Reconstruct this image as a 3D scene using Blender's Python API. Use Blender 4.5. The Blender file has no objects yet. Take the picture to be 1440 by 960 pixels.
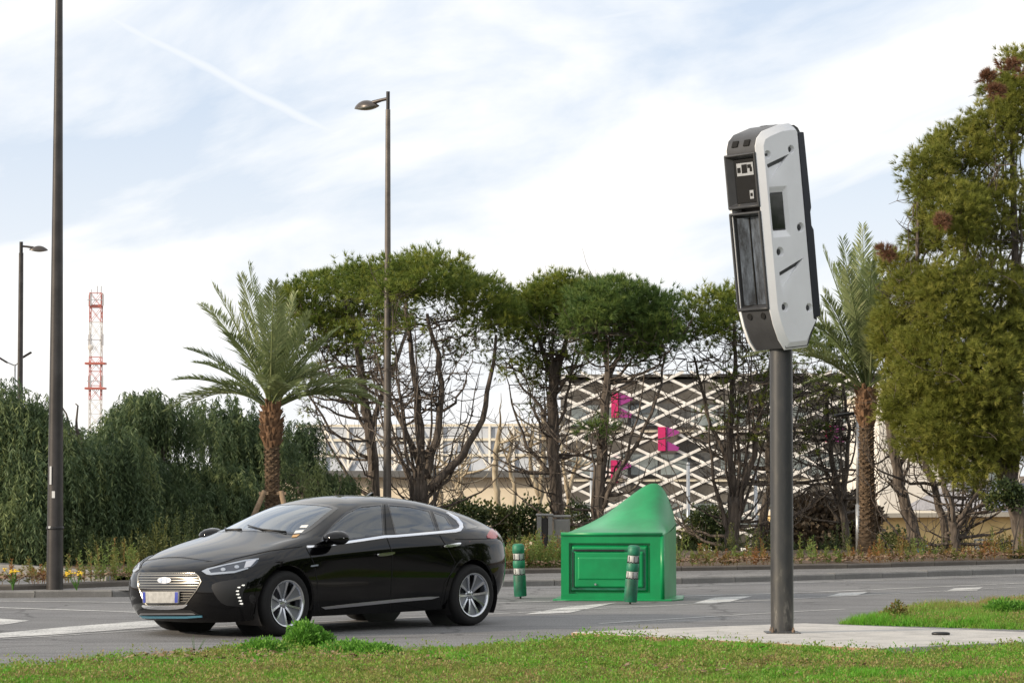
import bpy, bmesh, math, random
import numpy as np
from mathutils import Vector, Matrix, Euler
from mathutils.bvhtree import BVHTree
from mathutils.geometry import delaunay_2d_cdt
S = bpy.context.scene
C = S.collection
R = math.radians
PI = math.pi
# ------------------------------------------------------------------ camera, sky, sun
H = 1.62; F = 4000.0; PITCH = math.atan(185/F); K = 1.122      # K stretches the first survey of the depths
cam = bpy.data.cameras.new('camera'); camo = bpy.data.objects.new('camera', cam); C.objects.link(camo)
cam.sensor_width = 36; cam.lens = F/1440*36; cam.clip_start = .5; cam.clip_end = 6000
camo.location = (0, 0, H); camo.rotation_euler = (PI/2+PITCH, 0, 0)
S.camera = camo
S.view_settings.view_transform = 'Standard'; S.view_settings.look = 'None'
S.view_settings.gamma = 1; S.view_settings.use_curve_mapping = False
S.view_settings.exposure = 0.22
SUN_EL = R(20); SUN_AZ = R(-112)      # azimuth measured from +Y towards +X: the sun stands far left, a little behind the camera
sd = Vector((math.sin(SUN_AZ)*math.cos(SUN_EL), math.cos(SUN_AZ)*math.cos(SUN_EL), math.sin(SUN_EL)))
sun = bpy.data.lights.new('sun', 'SUN'); sun.energy = 3.8; sun.angle = R(3.0); sun.color = (1, .84, .64)
suno = bpy.data.objects.new('sun', sun); C.objects.link(suno)
suno.rotation_euler = sd.to_track_quat('Z', 'Y').to_euler()
CLOUD_LOC = (.31, .2, .12)
W = bpy.data.worlds.new('World'); S.world = W; W.use_nodes = True
def _world():
    nt = W.node_tree; N = nt.nodes; L = nt.links; N.clear()
    out = N.new('ShaderNodeOutputWorld'); bg = N.new('ShaderNodeBackground'); bg.inputs[1].default_value = .12
    sky = N.new('ShaderNodeTexSky'); sky.sky_type = 'NISHITA'; sky.sun_disc = False
    sky.sun_elevation = SUN_EL; sky.sun_rotation = SUN_AZ; sky.air_density = 1.0; sky.dust_density = 1.2; sky.ozone_density = 1.3
    tc = N.new('ShaderNodeTexCoord')
    def math_(op, a, b=None, c=None, clamp=False):
        n = N.new('ShaderNodeMath'); n.operation = op; n.use_clamp = clamp
        for i, v in enumerate((a, b, c)):
            if v is None: continue
            if isinstance(v, (int, float)): n.inputs[i].default_value = v
            else: L.new(v, n.inputs[i])
        return n.outputs[0]
    sep = N.new('ShaderNodeSeparateXYZ'); L.new(tc.outputs['Generated'], sep.inputs[0])
    # cirrus: stretched noise over the directions, streaks rising to the right
    mp = N.new('ShaderNodeMapping'); mp.vector_type = 'TEXTURE'; mp.inputs['Rotation'].default_value = (0, R(-17), 0); mp.inputs['Scale'].default_value = (1, 1, .36)
    mp.inputs['Location'].default_value = CLOUD_LOC
    L.new(tc.outputs['Generated'], mp.inputs[0])
    n1 = N.new('ShaderNodeTexNoise'); n1.inputs['Scale'].default_value = 6.0; n1.inputs['Detail'].default_value = 7; n1.inputs['Roughness'].default_value = .55
    n1.inputs['Distortion'].default_value = .35
    L.new(mp.outputs[0], n1.inputs[0])
    r1 = N.new('ShaderNodeValToRGB'); r1.color_ramp.elements[0].position = .33; r1.color_ramp.elements[1].position = .56
    L.new(n1.outputs[0], r1.inputs[0])
    # clouds thicken towards the horizon
    hz = N.new('ShaderNodeMapRange'); hz.inputs[1].default_value = .03; hz.inputs[2].default_value = .13; hz.inputs[3].default_value = .6; hz.inputs[4].default_value = 0
    L.new(sep.outputs[2], hz.inputs[0])
    fac = math_('MAXIMUM', r1.outputs[0], hz.outputs[0])
    # contrails: narrow bands round great circles
    def trail(p, q, wd, end0, end1, amt):
        n = Vector(p).cross(Vector(q)).normalized(); m = Vector(p).normalized(); t = n.cross(m).normalized()
        if t.dot(Vector(q)) < 0: t = -t
        def dot(v):
            d = N.new('ShaderNodeVectorMath'); d.operation = 'DOT_PRODUCT'; L.new(tc.outputs['Generated'], d.inputs[0]); d.inputs[1].default_value = v; return d.outputs['Value']
        wob = N.new('ShaderNodeTexNoise'); wob.inputs['Scale'].default_value = 30; L.new(tc.outputs['Generated'], wob.inputs[0])
        a = math_('ABSOLUTE', math_('ADD', dot(n), math_('MULTIPLY', math_('SUBTRACT', wob.outputs[0], .5), wd*1.3)))
        s = N.new('ShaderNodeMapRange'); s.interpolation_type = 'SMOOTHSTEP'; s.inputs[1].default_value = 0; s.inputs[2].default_value = wd; s.inputs[3].default_value = amt; s.inputs[4].default_value = 0
        L.new(a, s.inputs[0])
        al = dot(t)
        e = N.new('ShaderNodeMapRange'); e.interpolation_type = 'SMOOTHSTEP'; e.inputs[1].default_value = end1; e.inputs[2].default_value = end1*.8; L.new(al, e.inputs[0])
        e2 = N.new('ShaderNodeMapRange'); e2.interpolation_type = 'SMOOTHSTEP'; e2.inputs[1].default_value = end0-.1; e2.inputs[2].default_value = end0; L.new(al, e2.inputs[0])
        return math_('MULTIPLY', math_('MULTIPLY', s.outputs[0], e.outputs[0]), e2.outputs[0])
    P0 = ray(120, 8); P1 = ray(510, 212)
    t1 = trail(P0, P1, .0034, -.03, .135, .5)
    fac = math_('MAXIMUM', fac, t1)
    t2 = trail(ray(840, 28), ray(985, -2), .0026, -.01, .05, .4)
    fac = math_('MAXIMUM', fac, t2)
    sat = N.new('ShaderNodeMix'); sat.data_type = 'RGBA'; sat.blend_type = 'MIX'; sat.inputs[0].default_value = .78
    L.new(sky.outputs[0], sat.inputs['A']); sat.inputs['B'].default_value = (5.4, 6.1, 7.3, 1)   # thin veil over the whole sky
    mx = N.new('ShaderNodeMix'); mx.data_type = 'RGBA'; L.new(fac, mx.inputs[0]); L.new(sat.outputs['Result'], mx.inputs['A'])
    mx.inputs['B'].default_value = (8.3, 8.2, 8.0, 1)
    L.new(mx.outputs['Result'], bg.inputs[0]); L.new(bg.outputs[0], out.inputs[0])
def ray(px, py):
    x = (px-720)/F; y = (480-py)/F; c = math.cos(PITCH); s = math.sin(PITCH)
    return Vector((x, c-y*s, s+y*c))
def G(px, py, z=0.0):                    # point of the photograph on the level z
    d = ray(px, py); return Vector((0, 0, H))+d*((z-H)/d.z)
def A(px, py, Y):                        # point of the photograph at distance Y
    d = ray(px, py); return Vector((0, 0, H))+d*(Y/d.y)
_world()
# ------------------------------------------------------------------ object helpers
def props(o, label=None, cat=None, group=None, kind=None):
    if label: o['label'] = label
    if cat: o['category'] = cat
    if group: o['group'] = group
    if kind: o['kind'] = kind
    return o
def thing(name, label, cat, loc=(0, 0, 0), rz=0, group=None):
    o = bpy.data.objects.new(name, None); C.objects.link(o); o.location = loc; o.rotation_euler = (0, 0, rz)
    o.empty_display_size = .2
    return props(o, label, cat, group)
def link(name, me, parent=None, mat=None):
    if mat is not None and not me.materials: me.materials.append(mat)
    o = bpy.data.objects.new(name, me); C.objects.link(o)
    if parent is not None: o.parent = parent
    return o
class MB:
    def __init__(s): s.v = []; s.f = []
    def add(s, vs, fs):
        b = len(s.v); s.v += [tuple(v) for v in vs]; s.f += [tuple(i+b for i in f) for f in fs]; return s
    def box(s, c, d, rz=0, rx=0, ry=0):
        m = Euler((rx, ry, rz)).to_matrix(); vs = []
        for x in (-.5, .5):
            for y in (-.5, .5):
                for z in (-.5, .5): vs.append(Vector(c)+m@Vector((x*d[0], y*d[1], z*d[2])))
        return s.add(vs, [(0, 1, 3, 2), (4, 6, 7, 5), (0, 4, 5, 1), (2, 3, 7, 6), (0, 2, 6, 4), (1, 5, 7, 3)])
    def tube(s, pts, rad, n=8, cap=True):
        pts = [Vector(p) for p in pts]
        if isinstance(rad, (int, float)): rad = [rad]*len(pts)
        vs = []; u = None
        for i, p in enumerate(pts):
            t = (pts[min(i+1, len(pts)-1)]-pts[max(i-1, 0)])
            t = t.normalized() if t.length > 1e-9 else Vector((0, 0, 1))
            if u is None: u = t.orthogonal().normalized()
            else:
                u = (u-t*u.dot(t)); u = u.normalized() if u.length > 1e-6 else t.orthogonal().normalized()
            w = t.cross(u)
            for k in range(n):
                a = 2*PI*k/n; vs.append(p+(u*math.cos(a)+w*math.sin(a))*rad[i])
        fs = [(i*n+k, i*n+(k+1) % n, (i+1)*n+(k+1) % n, (i+1)*n+k) for i in range(len(pts)-1) for k in range(n)]
        if cap: fs += [tuple(range(n-1, -1, -1)), tuple((len(pts)-1)*n+k for k in range(n))]
        return s.add(vs, fs)
    def lathe(s, prof, n=24, o=(0, 0, 0), axis='z', cap=True):
        vs = []
        for r, z in prof:
            for k in range(n):
                a = 2*PI*k/n; p = (r*math.cos(a), r*math.sin(a), z)
                if axis == 'y': p = (p[0], p[2], p[1])
                if axis == 'x': p = (p[2], p[0], p[1])
                vs.append(Vector(p)+Vector(o))
        m = len(prof)
        fs = [(i*n+k, i*n+(k+1) % n, (i+1)*n+(k+1) % n, (i+1)*n+k) for i in range(m-1) for k in range(n)]
        if cap: fs += [tuple(range(n-1, -1, -1)), tuple((m-1)*n+k for k in range(n))]
        return s.add(vs, fs)
    def prism(s, poly, fn0, fn1):        # poly 2D; fn0/fn1 map (a,b) to the two end faces
        n = len(poly); vs = [fn0(*p) for p in poly]+[fn1(*p) for p in poly]
        fs = [tuple(range(n)), tuple(range(2*n-1, n-1, -1))]+[(i, i+n, (i+1) % n+n, (i+1) % n) for i in range(n)]
        return s.add(vs, fs)
    def grid(s, rows):                   # rows of equal length of points
        n = len(rows[0]); vs = [p for r in rows for p in r]
        return s.add(vs, [(i*n+j, i*n+j+1, (i+1)*n+j+1, (i+1)*n+j) for i in range(len(rows)-1) for j in range(n-1)])
    def mesh(s, name, smooth=False, fixn=True):
        me = bpy.data.meshes.new(name); me.from_pydata(s.v, [], s.f)
        if fixn:
            bm = bmesh.new(); bm.from_mesh(me); bmesh.ops.recalc_face_normals(bm, faces=bm.faces); bm.to_mesh(me); bm.free()
        if smooth: me.shade_smooth()
        return me
    def build(s, name, mat, parent=None, smooth=False, bevel=0, seg=2, sub=0, auto=None, fixn=True):
        me = s.mesh(name, smooth or bevel > 0 or sub > 0 or auto is not None, fixn); o = link(name, me, parent, mat)
        if bevel:
            b = o.modifiers.new('b', 'BEVEL'); b.width = bevel; b.segments = seg; b.limit_method = 'ANGLE'; b.angle_limit = R(32); b.harden_normals = True
        if sub:
            b = o.modifiers.new('s', 'SUBSURF'); b.levels = sub; b.render_levels = sub
        if auto is not None:
            me.set_sharp_from_angle(angle=R(auto))
        return o
def tri_mesh(name, V, nper=3, tint=None):
    """V: (n*nper,3) unshared polygons of nper corners; tint: per-polygon float stored as an attribute"""
    V = np.ascontiguousarray(V, dtype=np.float32); n = len(V)//nper
    me = bpy.data.meshes.new(name)
    me.vertices.add(len(V)); me.vertices.foreach_set('co', V.ravel())
    me.loops.add(len(V)); me.loops.foreach_set('vertex_index', np.arange(len(V), dtype=np.int32))
    me.polygons.add(n); me.polygons.foreach_set('loop_start', np.arange(0, len(V), nper, dtype=np.int32))
    me.polygons.foreach_set('loop_total', np.full(n, nper, dtype=np.int32))
    if tint is not None:
        a = me.attributes.new('tint', 'FLOAT', 'POINT'); a.data.foreach_set('value', np.repeat(np.asarray(tint, dtype=np.float32), nper))
    me.update(calc_edges=True)
    return me
def copy_tree(o, parent=None):
    c = o.copy(); C.objects.link(c); c.parent = parent
    for ch in list(o.children): copy_tree(ch, c)
    return c
# ------------------------------------------------------------------ materials
MT = {}
def mat(name, col, rough=.6, metal=0, noise=0, nscale=8, bump=0, bscale=60, coat=0, spec=.5, col2=None, detail=4, trans=0, ior=None, alpha=None, sheen=0, emit=0):
    if name in MT: return MT[name]
    m = bpy.data.materials.new(name); m.use_nodes = True; nt = m.node_tree; b = nt.nodes['Principled BSDF']; L = nt.links; N = nt.nodes
    b.inputs['Base Color'].default_value = (*col, 1); b.inputs['Roughness'].default_value = rough; b.inputs['Metallic'].default_value = metal
    b.inputs['Coat Weight'].default_value = coat; b.inputs['Coat Roughness'].default_value = .04; b.inputs['Specular IOR Level'].default_value = spec
    if trans: b.inputs['Transmission Weight'].default_value = trans
    if ior: b.inputs['IOR'].default_value = ior
    tc = N.new('ShaderNodeTexCoord')
    if noise or col2:
        t = N.new('ShaderNodeTexNoise'); t.inputs['Scale'].default_value = nscale; t.inputs['Detail'].default_value = detail; t.inputs['Roughness'].default_value = .62
        L.new(tc.outputs['Object'], t.inputs[0])
        r = N.new('ShaderNodeValToRGB'); c2 = col2 if col2 else tuple(c*(1-noise) for c in col)
        r.color_ramp.elements[0].color = (*c2, 1); r.color_ramp.elements[1].color = (*[min(1, c*(1+noise*.6)) for c in col], 1)
        r.color_ramp.elements[0].position = .36; r.color_ramp.elements[1].position = .64
        L.new(t.outputs[0], r.inputs[0]); L.new(r.outputs[0], b.inputs['Base Color'])
        rr = N.new('ShaderNodeMapRange'); rr.inputs[3].default_value = min(1, rough*1.15); rr.inputs[4].default_value = rough*.85
        L.new(t.outputs[0], rr.inputs[0]); L.new(rr.outputs[0], b.inputs['Roughness'])
    if bump:
        t = N.new('ShaderNodeTexNoise'); t.inputs['Scale'].default_value = bscale; t.inputs['Detail'].default_value = 5
        L.new(tc.outputs['Object'], t.inputs[0])
        bp = N.new('ShaderNodeBump'); bp.inputs['Strength'].default_value = bump; bp.inputs['Distance'].default_value = .02
        L.new(t.outputs[0], bp.inputs['Height']); L.new(bp.outputs[0], b.inputs['Normal'])
    MT[name] = m; return m
def foliage(name, dark, mid, light, trans=.3, rough=.55):
    m = bpy.data.materials.new(name); m.use_nodes = True; nt = m.node_tree; N = nt.nodes; L = nt.links
    b = N['Principled BSDF']; b.inputs['Roughness'].default_value = rough; b.inputs['Specular IOR Level'].default_value = .3
    at = N.new('ShaderNodeAttribute'); at.attribute_name = 'tint'
    r = N.new('ShaderNodeValToRGB'); e = r.color_ramp.elements
    e[0].color = (*dark, 1); e[1].color = (*light, 1); e[1].position = 1; x = e.new(.5); x.color = (*mid, 1)
    L.new(at.outputs['Fac'], r.inputs[0]); L.new(r.outputs[0], b.inputs['Base Color'])
    t = N.new('ShaderNodeBsdfTranslucent'); L.new(r.outputs[0], t.inputs[0])
    mx = N.new('ShaderNodeMixShader'); mx.inputs[0].default_value = trans
    L.new(b.outputs[0], mx.inputs[1]); L.new(t.outputs[0], mx.inputs[2]); L.new(mx.outputs[0], N['Material Output'].inputs[0])
    MT[name] = m; return m
def node_mat(name):
    m = bpy.data.materials.new(name); m.use_nodes = True; MT[name] = m
    return m, m.node_tree.nodes, m.node_tree.links, m.node_tree.nodes['Principled BSDF']
def _noise(N, L, vec, sc, det=4, rough=.6):
    t = N.new('ShaderNodeTexNoise'); t.inputs['Scale'].default_value = sc; t.inputs['Detail'].default_value = det; t.inputs['Roughness'].default_value = rough
    L.new(vec, t.inputs[0]); return t.outputs[0]
def _ramp(N, L, fac, stops):
    r = N.new('ShaderNodeValToRGB'); e = r.color_ramp.elements
    e[0].position = stops[0][0]; e[0].color = (*stops[0][1], 1); e[1].position = stops[-1][0]; e[1].color = (*stops[-1][1], 1)
    for p, c in stops[1:-1]: x = e.new(p); x.color = (*c, 1)
    L.new(fac, r.inputs[0]); return r.outputs[0]
def _mixc(N, L, fac, a, b, mode='MIX'):
    m = N.new('ShaderNodeMix'); m.data_type = 'RGBA'; m.blend_type = mode
    for i, v in ((0, fac), ('A', a), ('B', b)):
        if isinstance(v, (int, float)): m.inputs[i].default_value = v
        elif isinstance(v, tuple): m.inputs[i].default_value = (*v, 1)
        else: L.new(v, m.inputs[i])
    return m.outputs['Result']
def _bump(N, L, h, st, dist, b):
    bp = N.new('ShaderNodeBump'); bp.inputs['Strength'].default_value = st; bp.inputs['Distance'].default_value = dist
    L.new(h, bp.inputs['Height']); L.new(bp.outputs[0], b.inputs['Normal'])
def make_asphalt(name, base):
    m, N, L, b = node_mat(name); tc = N.new('ShaderNodeTexCoord').outputs['Object']
    fine = _noise(N, L, tc, 55, 3, .8); big = _noise(N, L, tc, .45, 5); mp = N.new('ShaderNodeMapping'); mp.inputs['Rotation'].default_value = (0, 0, R(-30)); mp.inputs['Scale'].default_value = (.25, 2.2, 1)
    L.new(tc, mp.inputs[0]); streak = _noise(N, L, mp.outputs[0], 1.2, 5)
    c = _ramp(N, L, fine, [(.34, tuple(x*.4 for x in base)), (.5, tuple(x*.92 for x in base)), (.68, tuple(x*2.1 for x in base))])
    c2 = _ramp(N, L, big, [(.3, (.78, .78, .78)), (.7, (1.25, 1.24, 1.2))]); c3 = _ramp(N, L, streak, [(.35, (.8, .8, .8)), (.65, (1.2, 1.2, 1.2))])
    c = _mixc(N, L, 1.0, c, c2, 'MULTIPLY'); c = _mixc(N, L, 1.0, c, c3, 'MULTIPLY')
    wv = N.new('ShaderNodeTexNoise'); wv.inputs['Scale'].default_value = 1.3; L.new(tc, wv.inputs[0]); av = N.new('ShaderNodeMixRGB') if False else None
    ma = N.new('ShaderNodeVectorMath'); ma.operation = 'MULTIPLY_ADD'; L.new(wv.outputs['Color'], ma.inputs[0]); ma.inputs[1].default_value = (.9, .9, 0); L.new(tc, ma.inputs[2])
    vo = N.new('ShaderNodeTexVoronoi'); vo.feature = 'DISTANCE_TO_EDGE'; vo.inputs['Scale'].default_value = .33; L.new(ma.outputs[0], vo.inputs[0])
    c = _mixc(N, L, 1.0, c, _ramp(N, L, vo.outputs['Distance'], [(.003, (.5, .5, .5)), (.011, (1, 1, 1))]), 'MULTIPLY')   # sealed cracks
    st = _noise(N, L, tc, 1.7, 3); c = _mixc(N, L, 1.0, c, _ramp(N, L, st, [(.26, (.6, .6, .6)), (.34, (1, 1, 1))]), 'MULTIPLY')      # oil stains
    L.new(c, b.inputs['Base Color']); b.inputs['Roughness'].default_value = .75; _bump(N, L, fine, .5, .01, b); return m
def make_paint(name):
    m, N, L, b = node_mat(name); tc = N.new('ShaderNodeTexCoord').outputs['Object']
    a = _noise(N, L, tc, 38, 4, .75); w = _noise(N, L, tc, 2.2, 4)
    s = N.new('ShaderNodeMath'); s.operation = 'MULTIPLY_ADD'; s.inputs[1].default_value = .55; L.new(w, s.inputs[0]); L.new(a, s.inputs[2])
    f = _ramp(N, L, s.outputs[0], [(.70, (0, 0, 0)), (.92, (1, 1, 1))])
    c = _mixc(N, L, f, (.60, .60, .58), (.18, .18, .18)); L.new(c, b.inputs['Base Color']); b.inputs['Roughness'].default_value = .6; return m
make_asphalt('asphalt', (.150, .150, .154)); make_asphalt('pavement_asphalt', (.15, .147, .147)); make_paint('road_paint')
def make_concrete(name, base, warm):
    m, N, L, b = node_mat(name); tc = N.new('ShaderNodeTexCoord').outputs['Object']
    a = _noise(N, L, tc, 3, 6, .65); f = _noise(N, L, tc, 60, 3, .7)
    c = _ramp(N, L, a, [(.3, tuple(x*.72 for x in base)), (.55, base), (.75, warm)])
    c = _mixc(N, L, 1.0, c, _ramp(N, L, f, [(.3, (.8, .8, .8)), (.7, (1.15, 1.15, 1.15))]), 'MULTIPLY')
    L.new(c, b.inputs['Base Color']); b.inputs['Roughness'].default_value = .85; _bump(N, L, f, .4, .01, b); return m
make_concrete('slab_concrete', (.47, .455, .43), (.54, .51, .47)); make_concrete('slab_edge', (.34, .22, .14), (.42, .30, .2))
make_concrete('kerb_concrete', (.20, .195, .185), (.27, .26, .24)); make_concrete('kerb_brown', (.12, .105, .09), (.17, .15, .12))
def make_ground(name, stops, sc=1.4):
    m, N, L, b = node_mat(name); tc = N.new('ShaderNodeTexCoord').outputs['Object']
    a = _noise(N, L, tc, sc, 6, .7); f = _noise(N, L, tc, 25, 4, .8)
    c = _ramp(N, L, a, stops); c = _mixc(N, L, 1.0, c, _ramp(N, L, f, [(.3, (.5, .5, .5)), (.7, (1.4, 1.4, 1.4))]), 'MULTIPLY')
    L.new(c, b.inputs['Base Color']); b.inputs['Roughness'].default_value = .95; _bump(N, L, f, .8, .03, b); return m
make_ground('ground_soil', [(.3, (.10, .07, .045)), (.5, (.15, .10, .07)), (.7, (.10, .11, .045))])
make_ground('turf_soil', [(.3, (.06, .075, .025)), (.5, (.08, .09, .03)), (.7, (.10, .085, .05))], 3)
mat('lamp_steel', (.12, .105, .092), .38, .35, noise=.3, nscale=3, bump=.05)
mat('lamp_dark', (.05, .046, .044), .38, .35, noise=.3, nscale=3, bump=.05); mat('lamp_shell', (.09, .08, .075), .28, .5)
mat('lamp_glass', (.25, .26, .25), .15, 0)
mat('rust_paint', (.16, .11, .075), .7, 0, noise=.5, nscale=6)
mat('galv', (.42, .44, .46), .42, .6, noise=.15)
mat('white_metal', (.62, .60, .57), .5)
mat('red_metal', (.50, .16, .13), .5); mat('tower_grey', (.42, .42, .44), .6)
mat('sticker', (.7, .7, .68), .5)
# ------------------------------------------------------------------ terrain, roads, kerbs
rng = np.random.default_rng(7)
def struct(o): o['kind'] = 'structure'; return o
def sheet(name, pts, m, z=None):
    me = bpy.data.meshes.new(name); P = [Vector((p[0], p[1], p[2] if z is None else z)) for p in pts]
    bm = bmesh.new(); f = bm.faces.new([bm.verts.new(p) for p in P]); bm.normal_update()
    if f.normal.z < 0: bmesh.ops.reverse_faces(bm, faces=[f])
    bmesh.ops.triangulate(bm, faces=bm.faces[:]); bm.to_mesh(me); bm.free()
    return link(name, me, None, m)
def sine_noise(x, y, s=1.0, seed=0):
    r = np.random.default_rng(seed); v = 0
    for k in range(5):
        a = r.uniform(0, 2*PI); f = s*(1.7**k)*r.uniform(.8, 1.2); v = v+np.sin((x*np.cos(a)+y*np.sin(a))*f+r.uniform(0, 6))/(1.35**k)
    return v/2.2
xs = sorted(set([-2500, -1200, -500, -200, -90, -60]+list(np.linspace(-45, 45, 46))+[60, 90, 200, 500, 1200, 2500]))
ys = sorted(set([-800, -200, -60, -20, 0]+list(np.linspace(10, 58, 12))+[60, 63, 66, 70, 75, 90, 120, 200, 400, 900, 2000, 4500]))
m = MB(); m.grid([[(x, y, -.03 if y <= 58 else -.03-3.0*min(1, (y-58)/16.0)) for x in xs] for y in ys])
struct(m.build('ground', MT['ground_soil'], smooth=True))
FK = [(-500, 841.5), (-200, 841), (0, 840), (185, 838.5), (420, 831), (600, 826.5), (740, 823.5), (957, 820.5), (1117, 816), (1440, 806), (1900, 791)]
BK = [(-200, 832), (20, 829.5), (100, 827.0), (185, 823.5), (420, 814), (740, 806), (957, 802.5), (1117, 800), (1190, 799), (1440, 792), (1900, 779)]
fk = [G(*p) for p in FK]; bk = [G(p[0], p[1], .08) for p in BK]
CW = [(-300, 784), (-60, 800), (65, 811.5), (140, 816), (215, 816)]
cw = [G(*p) for p in CW]
road = [Vector((-14, -12, 0)), Vector((16, -12, 0)), Vector((30, 20, 0)), Vector((26, 54, 0))]+fk[::-1][1:]+[Vector((-16, 36, 0))]
struct(sheet('road', road, MT['asphalt'], 0))
struct(sheet('side_road', [fk[0]+Vector((-6, -1, 0)), fk[0], fk[1], fk[2], fk[3], G(260, 819), cw[4], cw[3], cw[2], cw[1], cw[0], cw[0]+Vector((-10, 4, 0))], MT['asphalt'], -.006))
struct(sheet('pavement', [p+Vector((0, .05, 0)) for p in fk[2:]]+[p+Vector((0, .1, 0)) for p in bk[::-1]], MT['pavement_asphalt'], .082))
# verge behind the pavement: a lumpy sheet of soil
vb = [(p.x, p.y) for p in bk]
def line_y(pl, x):
    for a, b in zip(pl[:-1], pl[1:]):
        if a[0] <= x <= b[0]: return a[1]+(b[1]-a[1])*(x-a[0])/(b[0]-a[0])
    return pl[0][1] if x < pl[0][0] else pl[-1][1]
def verge_back(x):
    return 59.5 if x > -4.55 else line_y([(p.x, p.y) for p in (G(-300, 838, .17), G(0, 828, .17), G(100, 820, .17), G(180, 815, .17), G(262, 813, .17))], x)
rows = []
for i in range(22):
    r = []
    for x in np.linspace(-8.6, 20, 90):
        y0 = line_y(vb, x)+.10; y1 = max(y0+.2, verge_back(x)); y = y0+(y1-y0)*(i/21)**1.3
        z = .135+.03*sine_noise(x, y, 1.6, 3)*min(1, (y-y0)*2)
        if y1 > 50 and y > 54: z = .17-.25*(y-54)/5
        r.append((x, y, float(z)))
    rows.append(r)
m = MB(); m.grid(rows); struct(m.build('verge', MT['ground_soil'], smooth=True))
rows = [[(x, line_y([(p.x, p.y) for p in cw], x)+.15+d, .10-.12*(i == 5)) for x in np.linspace(-14, -5.0, 20)] for i, d in enumerate((0, 2, 5, 9, 13, 18))]
m = MB(); m.grid(rows); struct(m.build('hedge_bed', MT['ground_soil'], smooth=True))
def resample(pl, step):
    out = [pl[0].copy()]; acc = 0
    for a, b in zip(pl[:-1], pl[1:]):
        d = (b-a).length; t = step-acc
        while t <= d: out.append(a+(b-a)*(t/d)); t += step
        acc = (acc+d) % step
    return out
def kerb_run(name, pl, m_, w, h, step, zb):
    root = bpy.data.objects.new(name, None); C.objects.link(root); root['kind'] = 'structure'
    pts = resample(pl, step); base = None; rr = random.Random(len(pl))
    for i, (a, b) in enumerate(zip(pts[:-1], pts[1:])):
        if a.x < -9.5 or a.x > 11.5: continue
        d = (b-a).normalized(); c = (a+b)/2; L_ = (b-a).length-.012
        if base is None:
            mb = MB(); ch = .02; prof = [(0, 0), (0, h-ch), (ch, h), (w, h), (w, 0)]
            mb.prism(prof, lambda y, z: (-.5, y, z), lambda y, z: (.5, y, z)); base = mb.mesh('stone'); base.materials.append(MT[m_])
        o = link('stone', base, root); o.location = (c.x, c.y, zb+rr.uniform(-.006, .006)); o.rotation_euler = (rr.uniform(-.012, .012), 0, math.atan2(d.y, d.x)+rr.uniform(-.006, .006)); o.scale = (L_, 1, 1)
kerb_run('kerb', fk, 'kerb_concrete', .16, .092, 1.0, -.004)
kerb_run('back_kerb', bk, 'kerb_brown', .14, .11, 1.0, .045)
kerb_run('side_road_kerb', cw, 'kerb_concrete', .18, .16, 1.0, -.01)
# painted markings
ROADP = MT['road_paint']; kmark = [0]
def mark(px, name='road_marking', z=.004):
    o = sheet(name, [G(x, y, z) for x, y in px], ROADP, z); return struct(o)
def strip(px, w, name='lane_line'):
    P = [G(x, y) for x, y in px]; a = []; b = []
    for i, p in enumerate(P):
        d = (P[min(i+1, len(P)-1)]-P[max(i-1, 0)]).normalized(); n = Vector((-d.y, d.x, 0)); a.append(p+n*w/2); b.append(p-n*w/2)
    m = MB(); m.grid([[(v.x, v.y, .004) for v in a], [(v.x, v.y, .004) for v in b]])
    return struct(m.build(name, ROADP))
strip([(-300, 842), (0, 845), (190, 847), (330, 848), (450, 847)], .10)
strip([(-300, 843), (0, 854), (190, 860.5), (330, 864), (420, 866)], .13)
mark([(-120, 869), (0, 869), (42, 872), (5, 877.5), (-120, 879)])
mark([(-150, 891), (0, 889.5), (100, 880), (200, 872.5), (330, 866), (500, 859), (500, 861), (330, 871), (215, 881), (100, 890), (0, 896), (-150, 903)])
strip([(-100, 904), (0, 898.5), (220, 885), (450, 874), (684, 863.5), (790, 858), (900, 853), (1117, 841.5), (1440, 825), (1800, 806)], .055)
strip([(640, 849), (740, 846), (900, 841), (960, 838), (1117, 833.5), (1440, 819.5), (1800, 805)], .09)
strip([(600, 829.5), (740, 826.5), (957, 823.5), (1117, 819), (1440, 809), (1800, 797)], .07)
strip([(843, 876.5), (960, 869), (1085, 861.5), (1190, 856)], .06)
mark([(738, 863), (800, 852), (868, 846.5), (800, 861)]); mark([(975, 847.5), (1005, 839.5), (1058, 837.5), (1022, 846.5)])
mark([(1163, 838), (1182, 833), (1222, 831.5), (1205, 836.5)]); mark([(1328, 831), (1342, 826.5), (1382, 825), (1374, 829.5)])
mark([(-80, 823), (40, 823.2), (40, 824.6), (-80, 824.4)], z=-.002)
# slab under the speed camera
L0 = G(804, 888, .08); F0 = G(1130, 875.5, .08); R0_ = G(1590, 894, .08); N0 = G(1235, 910.5, .08)
m = MB(); q = [L0, N0, R0_, F0]; m.prism([(v.x, v.y) for v in q], lambda x, y: (x, y, -.05), lambda x, y: (x, y, .08))
slab = m.build('concrete_slab', MT['slab_concrete'], bevel=.012); struct(slab)
m = MB()      # the ochre shuttered rim along the two near sides, a few mm proud
for a, b in ((L0, N0),):
    d = (b-a).normalized(); n = Vector((d.y, -d.x, 0)); p = [a+n*.004, b+n*.004, b-n*.01, a-n*.01]
    m.prism([(v.x, v.y) for v in p], lambda x, y: (x, y, -.05), lambda x, y: (x, y, .074))
m.build('rim', MT['slab_edge'], slab)
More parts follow.
